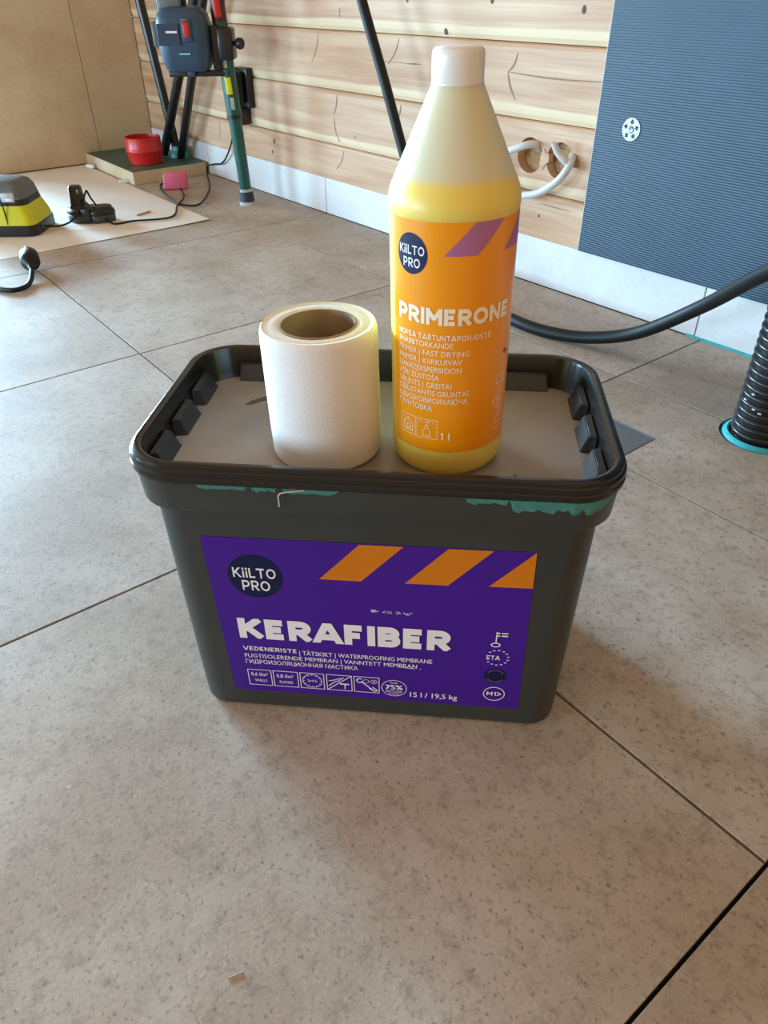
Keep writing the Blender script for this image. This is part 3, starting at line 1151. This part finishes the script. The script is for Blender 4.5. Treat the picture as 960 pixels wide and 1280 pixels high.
strokes('round_mark', [arc(104.4, 66.2, 7.6, 7.4, 35, 145, 14), arc(104.4, 66.2, 7.6, 7.4, 215, 325, 14)], .9, F2, M_grey, lab)
strokes('round_mark', [arc(105.2, 42.8, 9, 8.8, n=32)], .8, F2, M_ink, lab)
lettering('M1', 98.9, 107.2, 40.4, 45.4, F2, M_ink, lab, .025)
strokes('round_mark', [[(108.2, 45), (111.2, 42.9), (108.2, 40.8)]], 1.0, F2, M_ink, lab)
strokes('small_print', [[(118.6, 36 + 1.4 * k), (119.6, 36 + 1.4 * k)] for k in range(7)], .35, F2, M_grey, lab)
rs = random.Random(5)
strokes('scratch', [[(x, 136 - .05 * (x) + rs.uniform(-1.8, 1.2)), (x + rs.uniform(.3, 2.2), 136 - .05 * x + rs.uniform(-1.8, 1.2))] for x in [-1 + 33 * rs.random() ** 1.6 for _ in range(34)]], .4, F2, M_ink, lab)
strokes('scratch', [[(22, 69.6), (29, 68.9)], [(29, 68.9), (36, 68.6)], [(40, 68.6), (41, 68.6)]], .6, F2, M_ink, lab)

# ------------------------------------------------------------------ tilt shared by what stands on the sagging lid
TILT = Matrix.Rotation(R(1.0), 4, HF).to_euler()
TILT2 = Matrix.Rotation(R(-1.0), 4, HF).to_euler()

# ------------------------------------------------------------------ roll of fleece tape
RO = empty('fleece_roll', (-.3697, -.1365, .2482))
RO.scale = (1.0276,) * 3
RO.rotation_euler = TILT2
tag(RO, 'upright white fleece tape roll with cardboard core on the bucket lid', 'tape roll')
HR_ = .0993
bm = bmesh.new()
prof = [(.0272, .0006), (.0385, .0), (.0402, .0012), (.0410, .004), (.0412, .02), (.0413, .06), (.0412, .090), (.0410, .0955), (.0403, .0980), (.0392, HR_), (.0384, .0990), (.0375, HR_ - .0004), (.0352, .0984), (.0345, .0988), (.0322, .0981), (.0310, .0986), (.0288, .0979), (.0272, .0977)]
lathe(bm, prof, 72, closed=True)
finish('fleece', bm, M_fleece, RO, ang=70)
bm = bmesh.new()
lathe(bm, [(.0271, .0008), (.0271, .0984), (.0258, .0986), (.0258, .0008)], 64, closed=True)
finish('core', bm, M_core, RO, ang=40)['label'] = 'brown cardboard core'

# ------------------------------------------------------------------ primer bottle
BO = empty('primer_bottle', (-.3063, -.0675, .2482))
BO.scale = (1.0276,) * 3
BO.rotation_euler = TILT2
tag(BO, 'tall translucent plastic bottle of yellow primer with orange label and white cap', 'bottle')
RB = .0405
bm = bmesh.new()
prof = [(.030, .0010), (.0325, .0), (.0355, .0008), (.0385, .0045), (.0400, .010), (RB, .016), (RB, .020), (.0402, .024), (.0402, .174), (RB, .178), (.0408, .1805), (.0406, .184), (.0394, .1890),
        (.0343, .2000), (.0257, .2185), (.0185, .2340), (.0148, .2420), (.0140, .2440), (.0130, .2500)]
lathe(bm, prof, 72)
finish('bottle_body', bm, M_bottle, BO, ang=50)
bm = bmesh.new()
NR = 144
prof = [(.0146, .2410), (.0149, .2418), (.0149, .2432), (.0147, .2436), (.0147, .2560), (.0143, .2582), (.0132, .2594), (.0060, .2597)]
rings = []
for i, (r, z) in enumerate(prof):
    rg = []
    for k in range(NR):
        rr = r - (.00022 if 3 <= i <= 4 and k % 2 else 0)
        rg.append((rr * math.cos(2 * math.pi * k / NR), rr * math.sin(2 * math.pi * k / NR), z))
    rings.append(rg)
loft(bm, rings)
finish('cap', bm, M_cap, BO, ang=50)['label'] = 'white ribbed screw cap'
ZB = .2562


def CY(off):
    def f(a, z, d=0.0):
        t = R(a)
        return ((.0402 + off + d) * math.cos(t), (.0402 + off + d) * math.sin(t), z)
    return f


A0, A1, LZ0, LZ1 = -106, 78, .0226, .1766
bm = bmesh.new()
N = 60
grid = []
for off in (.0002, -.0003):
    grid.append([[bm.verts.new(CY(off)(A0 + (A1 - A0) * k / N, z)) for k in range(N + 1)] for z in (LZ0, LZ1)])
for k in range(N):
    bm.faces.new((grid[0][0][k], grid[0][0][k + 1], grid[0][1][k + 1], grid[0][1][k]))
    for j in (0, 1):
        bm.faces.new((grid[0][j][k], grid[1][j][k], grid[1][j][k + 1], grid[0][j][k + 1]))
for k in (0, N):
    bm.faces.new((grid[0][0][k], grid[0][1][k], grid[1][1][k], grid[1][0][k]))
bl = finish('label', bm, M_label, BO, ang=50)
bl['label'] = 'orange printed product label'
C1, C2 = CY(.00032), CY(.00045)


def curved_patch(name, top, bot, z1, z0, mapf, m, parent, n=12, w=None):
    """parallelogram band: top and bot are (a0, a1) angle ranges"""
    bm = bmesh.new()
    V = []
    for j in range(7):
        t = j / 6
        a0 = bot[0] + (top[0] - bot[0]) * t
        a1 = bot[1] + (top[1] - bot[1]) * t
        V.append([bm.verts.new(mapf(a0 + (a1 - a0) * k / n, z0 + (z1 - z0) * t)) for k in range(n + 1)])
    for j in range(6):
        for k in range(n):
            bm.faces.new((V[j][k], V[j][k + 1], V[j + 1][k + 1], V[j + 1][k]))
    return finish(name, bm, m, parent)


curved_patch('stripe', (-23.7, 5), (-50, -20.8), LZ1 - .0001, .1576, C1, M_lilac, bl)
curved_patch('stripe', (33, 62), (6.4, 35.6), LZ1 - .0001, .1576, C1, M_lilac, bl)
# logo disc
bm = bmesh.new()
cc = bm.verts.new(C1(-80.6, .1570))
rows = []
for q in (.33, .66, 1.0):
    rows.append([bm.verts.new(C1(-80.6 + 16.6 * q * math.cos(2 * math.pi * k / 40), .1570 + .0122 * q * math.sin(2 * math.pi * k / 40))) for k in range(40)])
for k in range(40):
    k2 = (k + 1) % 40
    bm.faces.new((cc, rows[0][k], rows[0][k2]))
    for j in (0, 1):
        bm.faces.new((rows[j][k], rows[j + 1][k], rows[j + 1][k2], rows[j][k2]))
finish('logo_disc', bm, M_navy, bl)
Z = lambda z: z - ZB
lettering('KiiLTO', -94.5, -67, Z(.4128), Z(.4182), C2, M_ink, bl, .016)
lettering('PRO', -89.5, -71, Z(.4052), Z(.4108), C2, M_ink, bl, .016)
lettering('PRIMERONE', -96.5, 19, Z(.3712), Z(.3820), C2, M_cream, bl, .036)
lettering('NOPEA TARTUNTAPOHJUSTE', -96.5, -4.1, Z(.3612), Z(.3648), C2, M_cream, bl, .018)
lines = [('SNABBTORKANDE', -39.1), ('PRIMER | FAST DRYING', -24.4), ('PRIMER | KIIRKUIVAV', -30.8), ('NAKKEDISPERSIOON', -31.1), ('ĀTRI ŽŪSTOŠA', -51.6),
         ('GRUNTS | GREITAI', -39.8), ('DŽIŪSTANTIS GRUNTAS', -22.6), ('ШВИДКОВИСИХАЮЧА', -24.2), ('ҐРУНТОВКА', -57.9)]
for i, (s, a1) in enumerate(lines):
    zc = .3578 - .00567 * i
    lettering(s, -96.5, a1, Z(zc - .0018), Z(zc + .0018), C2, M_cream, bl, .007)
K = 1000 * R(1) * .0402       # mm per degree


def CM(off):
    f = CY(off)
    return lambda a, z, d=0.0: f(a / K, z / 1000, d)


C3 = CM(.00045)


def zz(z):
    return (z - ZB) * 1000


strokes('icon_frame', [rectln(-93.7 * K, zz(.2888), -75.4 * K, zz(.3034)), rectln(-73.8 * K, zz(.2888), -52.4 * K, zz(.3034))], .35, C3, M_cream, bl)
hx = -84.5 * K
strokes('house_icon', [[(hx - 4, zz(.2915)), (hx - 4, zz(.2965)), (hx, zz(.3010)), (hx + 4, zz(.2965)), (hx + 4, zz(.2915)), (hx - 4, zz(.2915))], arc(hx + .5, zz(.2945), 1.6, 1.6, n=12)], .5, C3, M_cream, bl)
hx = -63 * K
strokes('bottle_icon', [[(hx - 2.6, zz(.2905)), (hx - 2.6, zz(.2945)), (hx - .9, zz(.2968)), (hx - .9, zz(.2990)), (hx + .9, zz(.2990)), (hx + .9, zz(.2968)), (hx + 2.6, zz(.2945)), (hx + 2.6, zz(.2905)), (hx - 2.6, zz(.2905))]], .45, C3, M_cream, bl)
lettering('+5...+30 °C', -71, -55, Z(.3005), Z(.3023), C2, M_cream, bl, .006)
lettering('1 l', -49.4, -40, Z(.2886), Z(.2944), C2, M_cream, bl, .02)
strokes('flag_key', [[(17.5 * K, zz(.3385)), (17.5 * K, zz(.3470))], arc(16.5 * K, zz(.3368), 1.7, 1.5, n=14)], .45, C3, M_cream, bl)
strokes('flag_key', [[(18 * K, zz(.3458)), (26 * K, zz(.3458))], [(21 * K, zz(.3474)), (21 * K, zz(.3442))]], .8, CM(.0005), M_blackink, bl)
strokes('conformity_mark', [arc(12.5 * K, zz(.3270), 2.8, 3.0, 60, 300, 14), arc(23 * K, zz(.3266), 2.8, 3.0, 60, 300, 14), [(20 * K, zz(.3266)), (23.5 * K, zz(.3266))]], .65, C3, M_cream, bl)
lettering('ETA', 5.5, 19.5, Z(.3098), Z(.3134), C2, M_cream, bl, .014)
strokes('star_ring', [[(17 * K + 7.2 * math.cos(R(t)) - .35, zz(.3116) + 7 * math.sin(R(t))), (17 * K + 7.2 * math.cos(R(t)) + .35, zz(.3116) + 7 * math.sin(R(t)))] for t in range(-130, 150, 25)], .6, C3, M_cream, bl)
strokes('round_mark', [arc(17.8 * K, zz(.2935), 6, 5.8, n=26)], .35, C3, M_cream, bl)
lettering('M1', 12, 20, Z(.2918), Z(.2952), C2, M_cream, bl, .012)
strokes('round_mark', [[(21 * K, zz(.2950)), (23.5 * K, zz(.2935)), (21 * K, zz(.2920))]], .4, C3, M_cream, bl)

# ------------------------------------------------------------------ plinth in the corner
pl = empty('tiled_plinth', (-2.72, .66, 0))
tag(pl, 'low tiled plinth with dark green top in the wall corner', 'plinth')
box('core', (-.228, -.124, 0), (.206, .134, .036), M_slab, pl)
box('membrane_top', (-.226, -.132, .0362), (.214, .132, .0395), M_darkgreen, pl, bev=.001, seg=1)
box('tile', (-.230, -.134, .0005), (.206, -.1242, .0388), M_walltile, pl, bev=.0007, seg=1)
box('tile', (.2065, -.134, .0005), (.216, .131, .0388), M_walltile, pl, bev=.0007, seg=1)

# ------------------------------------------------------------------ red pot
pot = empty('red_pot', (-2.625, .628, .0397))
tag(pot, 'small red plastic pot standing on the green-topped plinth', 'pot')
bm = bmesh.new()
lathe(bm, [(.050, 0), (.0535, .002), (.0595, .036), (.0612, .039), (.0625, .043), (.0612, .046), (.0600, .049), (.0585, .078), (.0590, .0815), (.0570, .083), (.0550, .045), (.0500, .004), (.0300, .003)], 48)
finish('wall', bm, M_red, pot, ang=50)
bm = bmesh.new()
lathe(bm, [(.0540, .040), (.0545, .0415), (.0300, .0418)], 40)
finish('inner_disc', bm, mat('dark_red', lin((96, 20, 18)), .6, var=.1), pot)  # darker red disc inside the open pot

# ------------------------------------------------------------------ stand: green leg, black legs, crossbar
ST = empty('work_stand', (-2.04, .694, 0))
tag(ST, 'tripod-like work stand with one dark green front leg and black rear legs', 'stand')
o0 = Vector((-2.04, .694, 0))
T = lambda x, y, z: Vector((x, y, z)) - o0


def limb(name, a, b, r0, r1, m, n=20):
    return tube(name, [T(*a), T(*b)], lambda t: r0 + (r1 - r0) * t, m, ST, n=n, sub=6)


top = (-2.062, .668, .74)
foot = Vector((-2.0405, .694, .0))
def leg_at(t):
    return (Vector((-2.0405, .694, 0)) * (1 - t) + Vector(top) * t)


g1 = leg_at(.32)
limb('leg', leg_at(.045), g1, .0165, .0185, M_green)
limb('leg', leg_at(.318), leg_at(.62), .0205, .0205, M_green)
limb('leg', leg_at(.62), top, .0200, .0200, mat('red_black_sleeve', lin((74, 30, 28)), .45, var=.3, scale=15))
limb('collar', leg_at(.312), leg_at(.326), .0212, .0212, M_gloss)
M_foot = mat('worn_foot', lin((170, 176, 170)), .6, var=.3, scale=60)
limb('foot_band', leg_at(.045), leg_at(.060), .0185, .0180, M_foot)
limb('foot', (-2.0385, .692, .0), leg_at(.048), .0225, .0205, mat('rubber_foot', lin((30, 46, 58)), .6, var=.3, scale=50))
limb('foot_rim', (-2.0385, .692, 0.0), (-2.0385, .692, .010), .0245, .0235, M_foot)


def leg_print(name, t0, t1, da, m, wide=.6):
    """printed sticker on the green leg, facing the room"""
    bm = bmesh.new()
    a, b = leg_at(t0), leg_at(t1)
    V = []
    for k in range(9):
        ang = YAW + math.pi + R(da) + (k / 8 - .5) * 2 * wide
        d = Vector((math.cos(ang), math.sin(ang), 0)) * .0209
        V.append((bm.verts.new(a + d - o0), bm.verts.new(b + d - o0)))
    for k in range(8):
        bm.faces.new((V[k][0], V[k + 1][0], V[k + 1][1], V[k][1]))
    finish(name, bm, m, ST)


leg_print('sticker', .395, .450, 0, M_yellow, .42)
leg_print('sticker', .345, .385, 10, M_foot, .25)
leg_print('sticker', .480, .515, -5, M_foot, .3)
leg_print('sticker', .635, .735, 0, M_red, .5)
apex = (-2.55, .69, .74)
limb('leg', (-2.668, .765, .040), (-2.735, .722, .74), .0150, .0150, M_gloss)
limb('leg', (-2.725, .735, .040), (-2.130, .745, .725), .0150, .0150, M_gloss)
limb('leg', (-2.625, .755, .040), (-2.095, .735, .725), .0135, .0135, M_gloss)
limb('crossbar', (-2.735, .722, .735), top, .0135, .0135, M_gloss)
limb('crossbar', (-2.140, .745, .722), (-2.062, .668, .722), .0125, .0125, M_gloss)
bm = bmesh.new()
lathe(bm, [(.036, 0), (.034, .010), (.026, .022), (.024, .034), (.016, .034)], 8)
finish('foot_cup', bm, M_teal, ST, smooth=False).location = T(-2.650, .768, .0397)
# clamp bracket with knob
leg_c = leg_at(.545)
MB_ = Matrix.Translation(leg_c - o0) @ Matrix.Rotation(YAW - R(90), 4, 'Z')
bm = bmesh.new()
add_box(bm, (-.030, -.030, -.054), (-.004, .028, .050), .006, 2, MB_)
finish('bracket', bm, M_gloss, ST)
bm = bmesh.new()
add_box(bm, (-.010, -.034, -.030), (.030, .030, .044), .006, 2, MB_)
finish('bracket', bm, M_gloss, ST)
bm = bmesh.new()
lathe(bm, [(.006, 0), (.006, .016), (.0125, .017), (.0140, .022), (.0125, .030), (.006, .031)], 20)
bmesh.ops.transform(bm, matrix=MB_ @ Matrix.Translation((.028, -.012, .008)) @ Matrix.Rotation(R(90), 4, 'Y') @ Matrix.Rotation(R(30), 4, 'X'), verts=bm.verts)
finish('knob', bm, M_gloss, ST)
bm = bmesh.new()
add_box(bm, (-.155, -.020, -.068), (.012, .020, -.054), .003, 2, MB_)
finish('support_arm', bm, M_gloss, ST)

# ------------------------------------------------------------------ blue power tool on the stand
TC = leg_c + HR * -.0975 - HF * .01
PT = empty('power_tool', (TC.x, TC.y, leg_c.z - .0535), (0, 0, YAW - R(90)))
PT.scale = (1.12, 1, 1)
tag(PT, 'blue cordless power tool with a red switch clamped on the work stand', 'power tool')
bm = bmesh.new()
rings = []
for z, a, b, r in ((0, .042, .040, .020), (.004, .050, .046, .026), (.020, .056, .052, .028), (.060, .060, .056, .030), (.105, .0605, .056, .032), (.128, .056, .052, .032), (.140, .046, .043, .03), (.145, .030, .028, .02)):
    rings.append(rrect(a, b, r, z, 6))
loft(bm, rings)
finish('housing', bm, M_blue, PT, ang=50)
box('switch_plate', (.004, -.0605, .068), (.028, -.050, .118), M_blue, PT, bev=.003)
box('switch', (.009, -.0640, .078), (.023, -.056, .112), M_red, PT, bev=.002)
box('status_window', (.007, -.0622, .1135), (.021, -.055, .119), M_grey, PT, bev=.001)
bm = bmesh.new()
add_prism(bm, [(-.052, -.0600), (-.002, -.0605), (-.002, -.050), (-.052, -.048)], .060, .108)
finish('name_panel', bm, mat('blue_panel', lin((36, 56, 80)), .45, var=.06), PT, smooth=False)
box('side_latch', (-.074, -.022, .055), (-.059, .022, .112), M_grey, PT, bev=.004)
box('name_print', (-.032, -.0612, .088), (-.006, -.0600, .0925), M_ink, PT)
box('name_print', (-.008, -.0606, .040), (.018, -.050, .0435), mat('pale_blue_print', lin((120, 200, 220)), .5), PT)
box('nozzle', (-.003, -.020, -.014), (.015, 0, .006), M_blue, PT, bev=.003)
box('clip', (-.046, -.030, .138), (.004, .010, .165), M_grey, PT, bev=.004)
tube('handle', [(-.050, 0, .13), (-.048, 0, .185), (-.02, 0, .20), (.004, 0, .185), (.008, 0, .13)], .006, M_gloss, PT)

# ------------------------------------------------------------------ paper sheet
bm = bmesh.new()
nx_, ny_ = 24, 30
c00, c10, c11, c01 = Vector((-1.945, .518, 0)), Vector((-2.935, .512, 0)), Vector((-2.935, -.9, 0)), Vector((-1.945, -.9, 0))
gridv = []
for i in range(nx_ + 1):
    row = []
    for j in range(ny_ + 1):
        u, v = i / nx_, j / ny_
        p = c00.lerp(c10, u).lerp(c01.lerp(c11, u), v)
        p.z = .0014 + .0010 * math.sin(7 * u + 3 * v) * math.sin(9 * v + 1) + (.003 * (1 - u) ** 12 * (1 - v) ** 20)
        row.append(bm.verts.new(p))
    gridv.append(row)
for i in range(nx_):
    for j in range(ny_):
        bm.faces.new((gridv[i][j], gridv[i + 1][j], gridv[i + 1][j + 1], gridv[i][j + 1]))
r = bmesh.ops.extrude_face_region(bm, geom=bm.faces[:])
bmesh.ops.translate(bm, verts=[v for v in r['geom'] if isinstance(v, bmesh.types.BMVert)], vec=(0, 0, -.0003))
sheet = finish('paper_sheet', bm, M_paper)
tag(sheet, 'large white protective paper sheet spread on the floor by the left wall', 'paper sheet')

# ------------------------------------------------------------------ lime yellow charger (with its cord)
RZ = YAW - R(90)
CH = empty('battery_charger', Vector((-2.085, .085, .0022)) - HR * .105 + HF * .075, (0, 0, RZ))
tag(CH, 'lime yellow and black battery charger on the paper sheet', 'charger')


def slab(name, zs, m, parent, n=6):
    bm = bmesh.new()
    loft(bm, [rrect(a, b, r, z, n) for z, a, b, r in zs])
    return finish(name, bm, m, parent, ang=40)


slab('base', [(0, .100, .072, .02), (.002, .105, .076, .024), (.026, .105, .076, .024), (.027, .103, .074, .023)], M_gloss, CH)
slab('band', [(.0272, .1035, .0745, .024), (.045, .100, .072, .024), (.074, .089, .064, .024)], M_yellow, CH)
slab('top_housing', [(.0742, .089, .064, .024), (.088, .087, .062, .024)], M_gloss, CH)
slab('cover', [(.0882, .0865, .0615, .024), (.110, .083, .058, .024), (.124, .075, .050, .024), (.130, .060, .040, .02)], M_grey, CH)
box('latch', (.030, -.0640, .082), (.066, -.052, .106), mat('light_grey', lin((176, 182, 184)), .4), CH, bev=.004)
box('latch_button', (.042, -.0665, .086), (.062, -.060, .093), M_white, CH, bev=.002)
box('seam', (.034, -.0752, .030), (.0355, -.070, .084), M_gloss, CH)
ci = CH.matrix_basis.inverted()
cord_pts = [(-2.120, .118, .018), (-2.122, .150, .010), (-2.124, .190, .016), (-2.135, .225, .040), (-2.158, .252, .068), (-2.163, .262, .078), (-2.156, .266, .062), (-2.128, .272, .038), (-2.098, .278, .012),
            (-2.062, .290, .0055), (-2.060, .338, .0055), (-2.03, .44, .0055), (-2.141, .511, .0055), (-2.235, .576, .004), (-2.355, .618, .004), (-2.455, .632, .004), (-2.440, .590, .004), (-2.345, .556, .004), (-2.206, .530, .004),
            (-2.150, .528, .004), (-2.12, .572, .004), (-2.285, .690, .004), (-2.470, .775, .008), (-2.480, .786, .030), (-2.44, .792, .042), (-2.38, .795, .055), (-2.30, .790, .115), (-2.225, .780, .20)]
cord = tube('cord', [ci @ Vector(p) for p in cord_pts], .0026, M_black, CH, n=8, sub=6)

# ------------------------------------------------------------------ black tool battery
BA = empty('tool_battery', (-2.152, .258, .0022), (0, 0, RZ - R(4)))
tag(BA, 'black tool battery with upright stem lying on the paper sheet', 'battery')
bm = bmesh.new()
out2 = []
for k in range(48):
    t = 2 * math.pi * k / 48
    x = .068 * math.cos(t)
    y = .040 * math.sin(t) * (1 - .10 * math.cos(2 * t)) * (.86 if abs(x) < .018 else 1)
    out2.append((x, y))
loft(bm, [[(x * s, y * s, z) for x, y in out2] for z, s in ((0, .94), (.002, .98), (.018, 1.0), (.020, .97))])
finish('case', bm, mat('dark_grey_case', lin((62, 64, 64)), .45, var=.1), BA, ang=50)
bm = bmesh.new()
loft(bm, [[(x * s, y * s, z) for x, y in out2] for z, s in ((.0202, 1.0), (.026, 1.02), (.033, .97), (.036, .88))])
finish('cover', bm, M_gloss, BA, ang=50)
slab('collar', [(.035, .024, .024, .012), (.044, .021, .021, .011)], M_gloss, BA).location = (-.030, 0, 0)
slab('stem', [(.0435, .0185, .0165, .008), (.088, .0155, .0145, .008), (.092, .013, .012, .007)], M_gloss, BA).location = (-.031, 0, 0)
box('contact', (-.022, -.0165, .074), (-.0165, -.0130, .084), M_steel, BA, bev=.001)
box('clip', (-.014, -.0405, .004), (.014, -.030, .040), M_gloss, BA, bev=.003)
bm = bmesh.new()
lathe(bm, [(.026, .0350), (.024, .040), (.018, .0415)], 32)
finish('round_top', bm, M_gloss, BA, ang=50).location = (.036, 0, 0)

# ------------------------------------------------------------------ power plug with lead on the floor
PG = empty('power_plug', (-1.800, -.012, .0), (0, 0, 0))
tag(PG, 'black round power plug with lead lying on the tiles near the charger', 'plug')
MP = Matrix.Translation((0, 0, .0225)) @ Matrix.Rotation(R(166), 4, 'Z') @ Matrix.Rotation(R(80), 4, 'Y')
bm = bmesh.new()
lathe(bm, [(.0205, .028), (.0215, .026), (.0218, .004), (.0200, -.003), (.0120, -.012), (.0085, -.020), (.0070, -.034)], 32)
bmesh.ops.transform(bm, matrix=MP, verts=bm.verts)
finish('body', bm, M_black, PG, ang=40)
bm = bmesh.new()
lathe(bm, [(.0204, .0281), (.0208, .036), (.0195, .038)], 32)
bmesh.ops.transform(bm, matrix=MP, verts=bm.verts)
finish('face', bm, M_grey, PG)
for s in (-1, 1):
    bm = bmesh.new()
    lathe(bm, [(.0024, .037), (.0024, .055), (.0016, .057)], 12)
    bmesh.ops.transform(bm, matrix=MP @ Matrix.Translation((-.004, .0095 * s, 0)), verts=bm.verts)
    finish('pin', bm, M_steel, PG)
bm = bmesh.new()
add_box(bm, (-.0226, -.004, .018), (-.0195, .004, .0375), .001, 1)
bmesh.ops.transform(bm, matrix=MP, verts=bm.verts)
finish('earth_clip', bm, M_steel, PG)
tail = MP @ Vector((0, 0, -.030))
tube('lead', [tail, (.052, -.014, .015), (.081, -.027, .0075), (.112, -.046, .006), (.122, -.072, .006), (.100, -.092, .006), (.060, -.106, .006), (0, -.130, .006), (-.10, -.170, .006)], .0056, M_black, PG, n=12)

# ------------------------------------------------------------------ small loose things
pk = empty('pink_sponge', Vector((-2.352, .604, 0)), (0, 0, RZ + R(8)))
tag(pk, 'small pink foam block on the floor in front of the plinth', 'sponge')
bm = bmesh.new()
add_box(bm, (-.040, 0, .0), (.036, .030, .050), .006, 3)
for v in bm.verts:
    v.co.x += .10 * v.co.z
    v.co += Vector((random.uniform(-1, 1), random.uniform(-1, 1), 0)) * .0008
finish('block', bm, M_pink, pk, ang=60)
for i, (x, y, s) in enumerate(((-2.87, .505, 1.0), (-2.55, .512, .9))):
    w = empty('tile_wedge', (x, y, .0022), (0, 0, R(20 + 60 * i)))
    tag(w, ('white plastic tile wedge on the paper by the left wall tiles', 'white plastic tile wedge on the paper by the corner of the plinth')[i], 'wedge', 'white tile wedges')
    bm = bmesh.new()
    add_prism(bm, [(-.020 * s, 0), (.020 * s, 0), (.020 * s, .012), (-.020 * s, .004)], 0, .011)
    bmesh.ops.bevel(bm, geom=bm.edges[:], offset=.0008, segments=1, affect='EDGES')
    finish('wedge_body', bm, M_white, w, smooth=False)

# splinters lying about
for (x0, y0), (x1, y1), z, lb in (((-0.1828, -0.3619), (-0.1799, -0.3518), .0006, 'thin pale wood splinter lying on the bare floor tile before the bucket'),
                              ((-2.1154, 0.3744), (-2.1343, 0.4214), .0042, 'small grey-brown wood splinter lying on the white paper sheet')):
    o = tube('wood_splinter', [(x0, y0, z), ((x0 + x1) / 2, (y0 + y1) / 2 + .0003, z), (x1, y1, z)], (.0005 if z < .002 else .0020), M_cut, n=6, sub=3)
    tag(o, lb, 'splinter', 'wood splinters')
